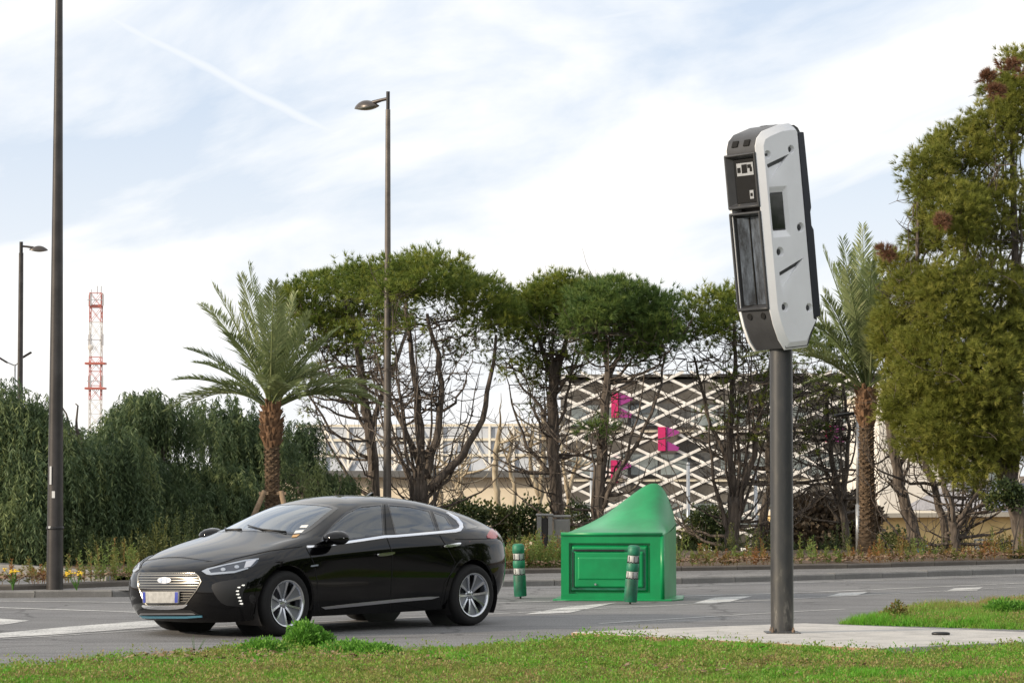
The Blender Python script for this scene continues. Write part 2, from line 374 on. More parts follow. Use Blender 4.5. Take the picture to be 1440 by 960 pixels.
# turf: soil mounds and blades
def in_poly(P, x, y):
    c = np.zeros(len(x), bool); n = len(P)
    for i in range(n):
        x1, y1 = P[i]; x2, y2 = P[(i+1) % n]
        c ^= ((y1 > y) != (y2 > y)) & (x < (x2-x1)*(y-y1)/((y2-y1)+1e-12)+x1)
    return c
def edge_dist(P, x, y):
    d = np.full(len(x), 1e9)
    for i in range(len(P)):
        a = np.array(P[i]); b = np.array(P[(i+1) % len(P)]); ab = b-a
        t = np.clip(((x-a[0])*ab[0]+(y-a[1])*ab[1])/(ab@ab), 0, 1); d = np.minimum(d, np.hypot(x-a[0]-t*ab[0], y-a[1]-t*ab[1]))
    return d
def turf(name, px, top, blade, n, seed, skip=None):
    P = [(v.x, v.y) for v in (G(x, y) for x, y in px)]
    x0, x1 = min(p[0] for p in P), max(p[0] for p in P); y0, y1 = min(p[1] for p in P), max(p[1] for p in P)
    def hgt(x, y): return -.02+top*np.clip(edge_dist(P, x, y)/.35, 0, 1)*(1+.35*sine_noise(x, y, 2.2, seed))
    # ground: constrained triangulation of the outline with inner points
    gx, gy = np.meshgrid(np.arange(x0, x1, .22), np.arange(y0, y1, .22)); gx = gx.ravel(); gy = gy.ravel()
    k = in_poly(P, gx, gy) & (edge_dist(P, gx, gy) > .08); pts = P+list(zip(gx[k].tolist(), gy[k].tolist()))
    nP = len(P); r = delaunay_2d_cdt([Vector(p) for p in pts], [(i, (i+1) % nP) for i in range(nP)], [], 1, 1e-5)
    vx = np.array([v[0] for v in r[0]]); vy = np.array([v[1] for v in r[0]]); vz = hgt(vx, vy)
    vz = np.where(edge_dist(P, vx, vy) < .01, -.02, vz)
    m = MB(); m.add(list(zip(vx.tolist(), vy.tolist(), vz.tolist())), [tuple(f) for f in r[2]])
    struct(m.build(name+'_ground', MT['turf_soil'], smooth=True))
    rg = np.random.default_rng(seed); x = rg.uniform(x0, x1, n*2); y = rg.uniform(y0, y1, n*2); k = in_poly(P, x, y)
    x = x[k]; y = y[k]; ed = edge_dist(P, x, y)
    cl = sine_noise(x, y, 3.1, seed+1); cl2 = sine_noise(x, y, 9.0, seed+2); cl3 = sine_noise(x, y, .9, seed+5)
    keep = rg.random(len(x)) < np.clip(.62+.5*cl+.3*cl2+.25*cl3, .05, 1)*np.clip(ed/.10+.25, 0, 1)
    if skip: keep &= ~in_poly(skip, x, y)
    x = x[keep]; y = y[keep]; cl = cl[keep]; cl2 = cl2[keep]; cl3 = cl3[keep]; n_ = len(x); z = hgt(x, y)
    h = blade*rg.uniform(.35, 1.0, n_)*(1+.55*np.clip(cl, -.6, 1.2)+.45*np.clip(cl2, -1, 1)); a = rg.uniform(0, 2*PI, n_); w = rg.uniform(.003, .0065, n_)
    br = rg.random(n_) < np.clip(.35+.45*sine_noise(x, y, 1.7, seed+9), .08, .85); w = np.where(br, w*2.8, w); h = np.where(br, h*.55, h)   # broad low leaves of clover and daisy
    ln = rg.uniform(.15, 1.0, n_)*h; la = rg.uniform(0, 2*PI, n_)
    b0 = np.stack([x-np.cos(a)*w, y-np.sin(a)*w, z-.01], 1); b1 = np.stack([x+np.cos(a)*w, y+np.sin(a)*w, z-.01], 1)
    t = np.stack([x+np.cos(la)*ln, y+np.sin(la)*ln, z+h], 1); V = np.stack([b0, b1, t], 1).reshape(-1, 3)
    tint = np.clip(.56+.24*cl+.16*cl2+.50*cl3+rg.normal(0, .17, n_), 0, 1)
    o = link(name, tri_mesh(name, V, 3, tint), None, MT['grass']); o['kind'] = 'stuff'; props(o, None)
    return P, hgt
foliage('grass', (.34, .25, .12), (.21, .275, .055), (.13, .37, .03), .34, .5)
foliage('leaf_litter', (.15, .085, .05), (.23, .145, .09), (.31, .23, .15), .1, .7)
FG = [(-90, 952), (0, 944), (90, 934), (190, 925), (330, 917), (500, 918), (610, 916), (700, 912), (800, 901), (806, 899), (1020, 908), (1234, 919), (1440, 912), (1640, 904), (1700, 1120), (-90, 1120)]
PF, HF = turf('lawn_grass', FG, .045, .055, 460000, 11)
BG = [(1176, 877.5), (1215, 868), (1262, 861), (1345, 852), (1440, 846.5), (1640, 838), (1640, 893), (1440, 885.5)]
PB, HB = turf('bank_grass', BG, .06, .09, 150000, 23)
bpy.data.objects['lawn_grass']['label'] = 'rough green and yellow grass across the foreground'; bpy.data.objects['bank_grass']['label'] = 'rough grass on the bank behind the concrete slab'
for n_ in ('lawn_grass', 'bank_grass'): bpy.data.objects[n_]['category'] = 'grass'
def mounds(name, label, P, hf, n, k, rad, seed):       # low leafy ground cover: little heaps of small leaves
    rg = np.random.default_rng(seed); x0, x1 = min(p[0] for p in P), max(p[0] for p in P); y0, y1 = min(p[1] for p in P), max(p[1] for p in P)
    x = rg.uniform(x0, x1, n*3); y = rg.uniform(y0, y1, n*3); pr = .5+.5*sine_noise(x, y, 1.9, seed); q = in_poly(P, x, y) & (edge_dist(P, x, y) > .13) & (rg.random(len(x)) < pr); x = x[q]; y = y[q]; n = len(x)
    s = rad*np.exp(rg.normal(0, .4, n)); tb = np.clip(rg.normal(.60, .2, n)+.32*sine_noise(x, y, .8, seed+3), 0, 1)
    Sx = np.repeat(s, k); N_ = n*k; u = rg.normal(0, 1, (N_, 3)); u /= np.linalg.norm(u, axis=1, keepdims=True); u[:, 2] = np.abs(u[:, 2]); r = rg.random(N_)**.4
    X = np.repeat(x, k)+u[:, 0]*Sx*r; Y = np.repeat(y, k)+u[:, 1]*Sx*r; c = np.stack([X, Y, hf(X, Y)+u[:, 2]*Sx*r*.85], 1); T = np.clip(np.repeat(tb, k)+rg.normal(0, .14, N_), 0, 1)
    d = u+rg.normal(0, .6, (N_, 3)); d[:, 2] += .3; d /= np.linalg.norm(d, axis=1, keepdims=True); w = np.cross(d, rg.normal(0, 1, (N_, 3))); w /= np.linalg.norm(w, axis=1, keepdims=True); l = rg.uniform(.014, .030, (N_, 1)); w = w*l*.28
    V = np.stack([c, c+d*l*.5+w, c+d*l, c+d*l*.5-w], 1).reshape(-1, 3); return props(link(name, tri_mesh(name, V, 4, T), None, MT['grass']), label, 'weeds', None, 'stuff')
mounds('ground_cover', 'low leafy clover and weeds spread through the foreground grass', PF, HF, 3600, 80, .085, 77)
mounds('ground_cover', 'low leafy weeds spread over the bank behind the slab', PB, HB, 700, 60, .08, 78)
def scatter_leaves(name, label, n, fx, size, seed, mm='leaf_litter'):
    rg = np.random.default_rng(seed); p = fx(rg, n); n = len(p); a = rg.uniform(0, 2*PI, n); s = rg.uniform(.5, 1.0, n)*size
    u = np.stack([np.cos(a), np.sin(a), rg.uniform(-.5, .5, n)], 1)*s[:, None]; v = np.stack([-np.sin(a), np.cos(a), rg.uniform(-.6, .6, n)], 1)*s[:, None]*.6
    V = np.stack([p-u, p-v, p+u*1.0, p+v], 1).reshape(-1, 3)
    o = link(name, tri_mesh(name, V, 4, rg.random(n)), None, MT[mm]); return props(o, label, 'fallen leaves', None, 'stuff')
def f_lawn(rg, n):
    c = [G(130, 925), G(260, 922), G(420, 930), G(600, 935), G(860, 905), G(1080, 906), G(90, 935), G(240, 935), G(1180, 915), G(980, 950)]
    k = rg.integers(0, len(c), n); P = np.array([[c[i].x, c[i].y] for i in k])+rg.normal(0, 1, (n, 2))*np.array([.7, .35])
    i = in_poly(PF, P[:, 0], P[:, 1]); P = P[i]; return np.stack([P[:, 0], P[:, 1], HF(P[:, 0], P[:, 1])+.03+rg.uniform(0, .035, len(P))], 1)
scatter_leaves('fallen_leaves', 'dry brown leaves lying in the foreground grass', 1500, f_lawn, .034, 5)
def f_verge(rg, n):
    x = rg.uniform(-7.3, 15, n); yb = np.array([line_y(vb, a) for a in x]); y = yb+.12+rg.exponential(.8, n); return np.stack([x, y, np.full(n, .21)+rg.uniform(0, .05, n)], 1)[y < 53]
scatter_leaves('fallen_leaves', 'dry russet leaves strewn along the verge behind the pavement', 9000, f_verge, .04, 6)
def f_slab(rg, n):
    a = rg.random((n, 1)); L_ = np.array(L0.to_tuple()); N_ = np.array(N0.to_tuple()); p = L_+(N_-L_)*a; p[:, 1] += .03+np.abs(rg.normal(0, .06, n)); p[:, 2] = .085; return p
scatter_leaves('fallen_leaves', 'few dry leaves along the near edge of the concrete slab', 45, f_slab, .028, 8)
# ------------------------------------------------------------------ buildings far behind the trees
mat('lattice_white', (.74, .73, .70), .6, noise=.12, nscale=2)
mat('dark_panel', (.11, .104, .095), .7, noise=.35, nscale=1.2)
mat('dark_band', (.075, .078, .08), .5, noise=.2)
mat('window_glass', (.22, .26, .27), .12, 0, noise=.4, nscale=.8)
mat('magenta_panel', (.50, .012, .12), .5, noise=.12); mat('purple_panel', (.27, .03, .20), .5)
mat('cream_wall', (.62, .55, .43), .8, noise=.08, nscale=.7); mat('white_wall', (.72, .69, .63), .75, noise=.06, nscale=1)
mat('yellow_wall', (.62, .47, .22), .85, noise=.1, nscale=1.5); mat('grey_tile', (.22, .23, .27), .7, noise=.2)
mat('canopy_glass', (.50, .54, .60), .3, noise=.12, nscale=.6); mat('frame_cream', (.60, .56, .46), .6)
def rel(o, P, base): return P-Vector(base)
# lattice clad building
D = 112.0*K
p0 = A(786, 520, D); p1 = A(1300, 520, D-2.5); base = Vector((p0.x, p0.y, -3.03)); ang = math.atan2(p1.y-p0.y, p1.x-p0.x); LW = (Vector((p1.x, p1.y, 0))-Vector((p0.x, p0.y, 0))).length
top = A(786, 527, D).z+3.03
b = thing('lattice_building', 'grey building wrapped in a white diamond lattice with magenta window fins behind the pines', 'building', base, ang)
MB().box((LW/2, 7.5, top/2-.1), (LW, 14, top-.2)).build('wall', MT['dark_panel'], b)
MB().box((LW/2, 7.2, top-.04), (LW+.1, 14.2, .12)).build('roof', MT['dark_panel'], b)
ZB = 1.0; rowH = .745; pitchX = 1.62; fl = 3
floors = [ZB+1.15+i*rowH*2.9 for i in range(3)]
gl = None; fr = None
for z0 in floors:
    MB().box((LW/2, .46, z0+.02), (LW, .12, .10)).build('ledge', MT['frame_cream'], b)
    if z0+1.5 < top:
        MB().box((LW/2, .475, z0+.72), (LW-.2, .06, 1.05)).build('window_band', MT['dark_band'], b)
        k = 0; x = .5
        while x < LW-1.2:
            if gl is None: gl = MB().box((0, 0, 0), (1.18, .03, .9)).mesh('window'); gl.materials.append(MT['window_glass'])
            if (k*7+int(z0*3)) % 5 != 0:
                o = link('window', gl, b); o.location = (x+.6, .43, z0+.72)
            x += 1.32; k += 1
# two families of long diagonal slats, each bar a part
H0 = .6; H1 = top+.12; sl = rowH/pitchX*1.0; slat_n = 0
for s in (1, -1):
    off = -H1/sl if s > 0 else 0
    x = -math.ceil((H1-H0)/sl/pitchX)*pitchX if s > 0 else 0
    xe = LW if s > 0 else LW+(H1-H0)/sl
    while x < xe+1e-6:
        a0, a1 = (x, x+(H1-H0)/sl) if s > 0 else (x, x-(H1-H0)/sl)
        za, zb = H0, H1
        def clip(xa, za, xb, zb):
            if xa > xb: xa, za, xb, zb = xb, zb, xa, za
            if xb <= 0 or xa >= LW: return None
            if xa < 0: za += (zb-za)*(-xa)/(xb-xa); xa = 0
            if xb > LW: zb = za+(zb-za)*(LW-xa)/(xb-xa); xb = LW
            return xa, za, xb, zb
        c = clip(a0, za, a1, zb)
        if c and abs(c[2]-c[0]) > .3:
            xa, za, xb, zb = c; L_ = math.hypot(xb-xa, zb-za)
            MB().box(((xa+xb)/2, .02-.055*(s > 0), (za+zb)/2), (L_, .05, .12), ry=-math.atan2(zb-za, xb-xa)).build('slat', MT['lattice_white'], b)
        x += pitchX
def fin(px, py0, py1, w, side):
    P = A(px, py1, D); lx = (Vector((P.x, P.y, 0))-Vector((p0.x, p0.y, 0))).length; z0 = A(px, py1, D+1).z+3.03; z1 = A(px, py0, D+1).z+3.03
    o = MB().box((lx, -.12, (z0+z1)/2), (w, .3, z1-z0)).build('window_fin', MT['magenta_panel'], b)
    # purple reveal: two wedges round a lattice diamond
    m = MB(); xr = lx+w/2+.04; h = z1-z0
    m.prism([(xr, z1), (xr+.55, z1-.18*h), (xr+.55, z1-.30*h), (xr, z1-.52*h)], lambda x, z: (x, .12, z), lambda x, z: (x, -.20, z))
    if side: m.prism([(xr, z0+.42*h), (xr+.55, z0+.14*h), (xr+.5, z0), (xr, z0)], lambda x, z: (x, .12, z), lambda x, z: (x, -.20, z))
    m.build('fin_return', MT['purple_panel'], o)
fin(866, 554, 588, .30, True); fin(932, 601, 634, .33, True); fin(865, 647, 678, .28, False); fin(1163, 598, 622, .25, True)
# glazed hall with dark fascia and cream lower wall, left of the lattice building
D2 = 118.0*K; q0 = A(395, 600, D2); q1 = A(783, 600, D2-4); base = Vector((q0.x, q0.y, -3.03)); ang = math.atan2(q1.y-q0.y, q1.x-q0.x); LW2 = (q1-q0).xy.length
b = thing('market_hall', 'long pale hall with glazed roof trusses and a dark fascia seen through the left pines', 'building', base, ang)
def hz(py): return A(600, py, D2).z+3.03
MB().box((LW2/2, 5, hz(670)/2), (LW2, 10, hz(670))).build('wall', MT['cream_wall'], b)
MB().box((LW2/2, 4.6, hz(666)), (LW2+.6, 10.9, hz(662)-hz(671))).build('fascia', MT['dark_band'], b)
MB().box((LW2/2, 6, (hz(662)+hz(600))/2), (LW2-.4, 8, hz(600)-hz(662)-.02)).build('glazing', MT['canopy_glass'], b)
for i, py in enumerate((598, 618, 640)):
    MB().box((LW2/2, 1.93, hz(py)), (LW2, .12, .12)).build('rail', MT['frame_cream'], b)
for i in range(12):
    x = .3+i*(LW2-.6)/11
    MB().box((x, 1.9, (hz(662)+hz(598))/2), (.1, .1, hz(598)-hz(662))).build('mullion', MT['white_wall'], b)
    if i < 11:
        xb = x+(LW2-.6)/11; za = hz(660); zb = hz(600)
        if i % 2: za, zb = zb, za
        MB().tube([(x, 1.86, za), (xb, 1.86, zb)], .05, 5).build('brace', MT['white_wall'], b)
# white rendered building and yellow house at the right
D3 = 92.0*K; q0 = A(1236, 600, D3); q1 = A(1420, 600, D3+2); base = Vector((q0.x, q0.y, -3.03))
b = thing('white_building', 'tall bright white rendered building between the right palm and the large pine', 'building', base, 0)
w = q1.x-q0.x; h = A(1300, 560, D3).z+3.03
MB().box((w/2, 5, h/2), (w, 10, h)).build('wall', MT['white_wall'], b); MB().box((w/2, 5, h+.1), (w+.3, 10.3, .2)).build('parapet', MT['cream_wall'], b)
for i in range(3):
    for j in range(2):
        MB().box((w*(.5+.17*i), .0, 2.2+2.3*j), (.6, .06, 1.1)).build('window', MT['window_glass'], b)
D4 = 80.0*K; q0 = A(1205, 725, D4); q1 = A(1560, 725, D4+4); base = Vector((q0.x, q0.y, -3.03)); ang = math.atan2(q1.y-q0.y, q1.x-q0.x); w = (q1-q0).xy.length
b = thing('yellow_house', 'low ochre yellow house with grey tiled roof behind the right hand pines', 'house', base, ang)
h = A(1300, 727, D4).z+3.03
MB().box((w/2, 3, h/2), (w, 6, h)).build('wall', MT['yellow_wall'], b); MB().box((w/2, 2.9, h+.06), (w+.3, 6.5, .14)).build('cornice', MT['cream_wall'], b)
m = MB(); m.prism([(0, h+.14), (3.1, h+1.05), (6.2, h+.14)], lambda y, z: (w*.56, y-.1, z), lambda y, z: (w+.2, y-.1, z)); rf = m.build('roof', MT['grey_tile'], b)
for i in range(9):
    t = (i+.5)/9; MB().box((w*.78+.1, -.1+3.1*t, h+.165+.91*t), (w*.44+.2, .05, .05)).build('tile_course', MT['grey_tile'], rf)
mat('steel_gate', (.25, .26, .26), .5, .4, noise=.2)
def panel(px0, px1, py0, Dn, label):
    Dn *= K; a = A(px0, 790, Dn); c = A(px1, 790, Dn); zt = A(px0, py0, Dn).z; g = thing('gate', label, 'gate', (a.x, a.y, -1.4)); w = c.x-a.x; h = zt+1.4
    m = MB()
    for (cx, cz, sx, sz) in ((w/2, h-.03, w, .06), (w/2, .2, w, .06), (.03, h/2, .06, h-.14), (w-.03, h/2, .06, h-.14)): m.box((cx, 0, cz), (sx, .05, sz))
    m.build('gate_frame', MT['steel_gate'], g); n = int(w/.13)
    for i in range(n): MB().box((.06+(i+.5)*(w-.12)/n, .0, h/2), (.06, .03, h-.2)).build('bar', MT['steel_gate'], g)
panel(1370, 1397, 757, 66, 'grey barred steel gate before the yellow house, left of the pair')
panel(1407, 1436, 759, 67, 'grey barred steel gate before the yellow house, right of the pair')
# red and white mast
DT = 420.0
tw = thing('lattice_mast', 'red and white lattice telecom mast rising above the pepper trees', 'mast', (A(134, 600, DT).x, DT, -3))
sc_ = DT/F
def tz(py): return A(134, py, DT).z+3
hw = 8.0*sc_
legs = [(-hw, -hw), (hw, -hw), (hw, hw), (-hw, hw)]
segs = [(700, 562, 'white_metal'), (562, 502, 'red_metal'), (502, 453, 'white_metal'), (453, 412, 'red_metal')]
for ya, yb, mm in segs:
    za, zb = tz(ya), tz(yb)
    for (x, y) in legs: MB().box((x, y, (za+zb)/2), (.11, .11, zb-za)).build('leg', MT[mm], tw)
    nb = max(2, round((zb-za)/(2*hw)/1.3)); m = MB()
    for i in range(nb):
        z0 = za+(zb-za)*i/nb; z1 = za+(zb-za)*(i+1)/nb
        for j in range(4):
            a = legs[j]; c = legs[(j+1) % 4]
            m.tube([(a[0], a[1], z0), (c[0], c[1], z1)], .042, 4); m.tube([(c[0], c[1], z0), (a[0], a[1], z1)], .042, 4); m.tube([(a[0], a[1], z1), (c[0], c[1], z1)], .05, 4)
    m.build('bracing', MT[mm], tw)
for py, hwid in ((546, 14), (511, 14), (430, 9)): MB().box((0, 0, tz(py)), (hwid*2*sc_, hwid*1.6*sc_, .30)).build('platform', MT['red_metal'], tw)
for py in (536, 478, 422):
    for i, dx in enumerate((-11, -6, 6, 11)): MB().box((dx*sc_, (-1)**i*hw*1.2, tz(py)), (.22, .22, 1.7)).build('antenna', MT['tower_grey'], tw)
    MB().box((0, -hw*1.2, tz(py)), (22*sc_, .1, .1)).build('antenna_rail', MT['tower_grey'], tw)
for dx in (-7, 1.5, 7): MB().tube([(dx*sc_, 0, tz(414)), (dx*sc_, 0, tz(402 if dx > 0 else 407))], .07, 5).build('aerial', MT['tower_grey'], tw)
MB().lathe([(0.02, -.15), (.42, -.06), (.45, .06), (.4, .08)], 14, (-.6, -hw-.4, tz(489)), 'y').build('dish', MT['white_metal'], tw)
# ------------------------------------------------------------------ vegetation
foliage('pine_green', (.085, .135, .026), (.15, .205, .036), (.27, .30, .055), .34)
foliage('pine_dark', (.065, .12, .032), (.11, .175, .042), (.18, .24, .055), .32)
foliage('pine_olive', (.14, .16, .03), (.22, .245, .045), (.34, .335, .075), .38)
foliage('pine_dead', (.14, .07, .04), (.20, .10, .055), (.26, .15, .09), .2)
foliage('pepper_leaf', (.05, .085, .04), (.105, .155, .07), (.25, .30, .12), .35)
foliage('palm_leaf', (.13, .18, .07), (.21, .26, .11), (.35, .37, .19), .3, .36)
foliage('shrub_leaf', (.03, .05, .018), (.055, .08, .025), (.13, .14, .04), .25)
foliage('weed_leaf', (.24, .11, .04), (.17, .16, .045), (.14, .21, .05), .35)
foliage('fresh_leaf', (.08, .20, .03), (.12, .30, .04), (.20, .40, .06), .35)
foliage('twig_scrub', (.10, .075, .05), (.15, .115, .08), (.20, .16, .11), .05)
def bark(name, a, b_, c, sc=(9, 9, 2.2), dist=.04):
    m, N, L, b = node_mat(name); tc = N.new('ShaderNodeTexCoord').outputs['Object']; mp = N.new('ShaderNodeMapping'); mp.inputs['Scale'].default_value = sc; L.new(tc, mp.inputs[0])
    v = N.new('ShaderNodeTexVoronoi'); v.inputs['Scale'].default_value = 1.6; L.new(mp.outputs[0], v.inputs[0]); n = _noise(N, L, mp.outputs[0], 1.3, 6, .7)
    L.new(_mixc(N, L, .5, _ramp(N, L, n, [(.32, a), (.5, b_), (.7, c)]), _ramp(N, L, v.outputs['Distance'], [(.1, c), (.6, a)])), b.inputs['Base Color'])
    b.inputs['Roughness'].default_value = .9; _bump(N, L, v.outputs['Distance'], .9, dist, b)
bark('pine_bark', (.055, .045, .038), (.11, .09, .075), (.19, .155, .125)); bark('dark_bark', (.04, .034, .028), (.08, .066, .055), (.14, .12, .10))
bark('palm_bark', (.045, .03, .018), (.11, .072, .04), (.20, .135, .08), (6, 6, 12)); bark('plane_bark', (.26, .20, .13), (.46, .40, .29), (.60, .54, .42), (5, 5, 2.5), .008)
mat('husk', (.17, .095, .05), .8, noise=.5, nscale=6)
def rot_to(d):
    return d/np.maximum(np.linalg.norm(d, axis=1, keepdims=True), 1e-9)
def needles(cent, dirs, k, L, w, spread, rg, tint):
    n = len(cent); c = np.repeat(cent, k, 0); d = np.repeat(dirs, k, 0)+rg.normal(0, spread, (n*k, 3)); d = rot_to(d)
    l = L*rg.uniform(.65, 1.1, (n*k, 1)); sd_ = rot_to(np.cross(d, rg.normal(0, 1, (n*k, 3))))*w
    V = np.stack([c-sd_, c+sd_, c+d*l], 1).reshape(-1, 3); return V, np.repeat(tint, k)
def clumps_on(lobes, dens, rg, low=-.35, shell=.72, jit=.12):
    """lobes: (center Vector, rx, ry, rz). clump centres in the outer part of the lobes, with outward directions"""
    Cs = []; Ds = []; Is = []
    for i, (c, rx, ry, rz) in enumerate(lobes):
        n = max(6, int(dens*(rx*ry+rx*rz+ry*rz))); u = rg.normal(0, 1, (n*3, 3)); u = rot_to(u); u = u[u[:, 2] > low][:n]
        r = shell+(1-shell)*rg.random((len(u), 1))**.6; p = np.array(c)+u*np.array([rx, ry, rz])*r*(1+rg.normal(0, jit, (len(u), 1)))
        Cs.append(p); Ds.append(u); Is.append(np.full(len(u), i))
    return np.concatenate(Cs), np.concatenate(Ds), np.concatenate(Is)
def needle_crown(lobes, dens, cr, tufts, k, L, w, rg, low=-.35, shell=.7, up=.5, base=0.0, flat=.6):
    P, Dn, I = clumps_on(lobes, dens, rg, low, shell)
    ct = np.clip(.5+rg.normal(0, .26, len(P)), 0, 1)
    u = rot_to(rg.normal(0, 1, (len(P)*tufts, 3))+np.array([0, 0, .35])); rad = cr*rg.uniform(.35, 1.0, (len(u), 1))*np.repeat(rg.uniform(.6, 1.25, (len(P), 1)), tufts, 0)
    c = np.repeat(P, tufts, 0)+u*rad*np.array([1, 1, flat]); d = rot_to(u+np.array([0, 0, up])+np.repeat(Dn, tufts, 0)*.4)
    t = np.clip(np.repeat(ct, tufts)+rg.normal(0, .14, len(c))+base, 0, 1)
    return needles(c, d, k, L, w, .42, rg, t)
DENS = 7.0
def bez(a, b, c, n):
    return [a*(1-t)**2+b*2*t*(1-t)+c*t*t for t in [i/(n-1) for i in range(n)]]
def wob(pts, amp, rr):
    return [p if i in (0,) else p+Vector((rr.uniform(-amp, amp), rr.uniform(-amp, amp), rr.uniform(-amp, amp))) for i, p in enumerate(pts)]
def trunk_path(px, Dn, rr, dz=0):
    pts = [A(x, y, Dn+d*dz) for i, (x, y, d) in enumerate([(q[0], q[1], q[2] if len(q) > 2 else 0) for q in px])]
    out = []
    for i in range(len(pts)-1):
        for j in range(3):
            t = j/3; out.append(pts[i].lerp(pts[i+1], t))
    out.append(pts[-1]); return wob(out, .025, rr)
def width_m(w, Dn): return w*Dn/F/2*.78
def pine(name, label, Dn, base_px, stems, lobes_px, nl, seed, fol, barkm='pine_bark', group=None, cr=.34, dens=5.5, tufts=12, k=13, nd=(.15, .0075), low=-.3, shell=.7, twig=11, thin_lobes=(), dead_px=(), up=.5, limb_low=.25, nb_=15):
    nl = int(nl*.95)
    Dn *= K; rr = random.Random(seed); rg = np.random.default_rng(seed); base = G(base_px[0], base_px[1]) if Dn is None else A(base_px[0], base_px[1], Dn); base.z = min(base.z, .1)-.25
    Dn = base.y
    t = thing(name, label, 'tree', base, 0, group); off = -base
    allp = []
    for si, (px, w0, w1) in enumerate(stems):
        P = trunk_path(px, Dn, rr, 1.0); n = len(P); rad = [width_m(w0+(w1-w0)*(i/(n-1))**.9, Dn) for i in range(n)]
        if si == 0: P[0] = base.copy(); rad[0] *= 1.45; rad[1] *= 1.12
        MB().tube([p+off for p in P], rad, 10).build('trunk' if si == 0 else 'fork', MT[barkm], t, smooth=True)
        allp.append((P, rad))
    g_ = 1.12 if fol != 'pine_olive' else 1.0; lobes = [(A(cx, cy, Dn+dd), rx*Dn/F*g_, max(rx, ry)*Dn/F*.95*g_, ry*Dn/F*(g_*.5+.5)) for cx, cy, rx, ry, dd in lobes_px]
    for i in range(nl):                                  # limbs sweep out, then up into the crown
        P, rad = allp[rr.randrange(len(allp))] if i % 3 else allp[0]
        f = limb_low+(1-limb_low)*(i+rr.random())/nl; j = min(len(P)-2, int(f*(len(P)-1))); a = P[j]
        c, rx, ry, rz = lobes[rr.randrange(len(lobes))]; th = rr.uniform(0, 2*PI); q = rr.uniform(.35, .95)
        e = c+Vector((math.cos(th)*rx*q, math.sin(th)*ry*q, -rz*rr.uniform(-.15, .5)))
        if f < .55 and rr.random() < .6: e = e.lerp(a, rr.uniform(.1, .4))-Vector((0, 0, rr.uniform(.0, .5)))
        d = e-a; mid = a+Vector((d.x*rr.uniform(.55, .8), d.y*.65, d.z*rr.uniform(.05, .35)))
        pts = wob(bez(a, mid, e, 10), .05, rr); r0 = min(rad[j]*.55, rr.uniform(.028, .06)*(1.2-f*.5)); rr_ = [r0*(1-.85*q_/9) for q_ in range(10)]
        m = MB(); m.tube([p+off for p in pts], rr_, 6)
        for s in range(twig):
            jj = rr.randrange(3, 10); b0 = pts[jj]; dd = Vector((rr.gauss(0, 1), rr.gauss(0, 1), rr.gauss(.35, .6))).normalized()*rr.uniform(.3, .95); mm = b0+Vector((dd.x*.7, dd.y*.7, dd.z*.1))
            tw_ = wob(bez(b0, mm, b0+dd, 5), .02, rr); m.tube([p+off for p in tw_], [.013, .011, .009, .006, .003], 4, cap=False)
            for s2 in range(2):
                b1 = tw_[rr.randrange(1, 4)]; d2 = Vector((rr.gauss(0, 1), rr.gauss(0, 1), rr.gauss(.3, .6))).normalized()*rr.uniform(.15, .4); m.tube([b1+off, b1+off+d2*.5+Vector((0, 0, -.02)), b1+off+d2], [.007, .005, .003], 3, cap=False)
        m.build('limb', MT[barkm], t, smooth=True)
    for i in range(nb_):                                 # bare boughs low on the stems: out almost level, then turning up
        P, rad = allp[0] if i % 2 else allp[rr.randrange(len(allp))]; j = min(len(P)-2, int((.12+.5*rr.random())*(len(P)-1))); a = P[j]; th = rr.choice((0, PI))+rr.gauss(0, .75); reach = rr.uniform(.8, 2.2)
        e = a+Vector((math.cos(th)*reach, math.sin(th)*reach, rr.uniform(.35, 1.5))); mid = a+Vector(((e-a).x*rr.uniform(.6, .9), (e-a).y*.75, (e-a).z*rr.uniform(-.15, .15))); pts = wob(bez(a, mid, e, 11), .035, rr); r0 = min(rad[j]*.5, rr.uniform(.022, .042)); m = MB(); m.tube([p+off for p in pts], [r0*(1-.88*q_/10) for q_ in range(11)], 6)
        for s in range(9):
            b0 = pts[rr.randrange(2, 11)]; dd = ((e-mid).normalized()*.5+Vector((rr.gauss(0, .5), rr.gauss(0, .5), rr.gauss(.35, .4)))).normalized()*rr.uniform(.25, .8); tw_ = wob(bez(b0, b0+Vector((dd.x*.6, dd.y*.6, dd.z*.1)), b0+dd, 5), .015, rr); m.tube([p+off for p in tw_], [.011, .009, .007, .005, .003], 4, cap=False)
        m.build('bough', MT[barkm], t, smooth=True)
    full = [l for i, l in enumerate(lobes) if i not in thin_lobes]
    V, T = needle_crown(full, dens*DENS, cr, tufts, k, nd[0], nd[1], rg, low, shell, up) if full else (np.zeros((0, 3)), np.zeros(0))
    if thin_lobes:
        V2, T2 = needle_crown([lobes[i] for i in thin_lobes], dens*1.9, cr*.6, max(6, int(tufts*.7)), k, nd[0]*.9, nd[1]*.85, rg, -1, .1, up); V = np.concatenate([V, V2]); T = np.concatenate([T, np.clip(T2+.15, 0, 1)])
    link('crown', tri_mesh('crown', V+np.array(off), 3, T), t, MT[fol])
    for cx, cy, r in dead_px:
        V, T = needle_crown([(A(cx, cy, Dn-1.2), r*Dn/F, r*Dn/F, r*Dn/F)], 9, cr*.5, 14, k, nd[0]*.9, nd[1], rg, -1, .2); link('dead_cluster', tri_mesh('dead_cluster', V+np.array(off), 3, T), t, MT['pine_dead'])
    return t
PG = 'pines standing along the verge'
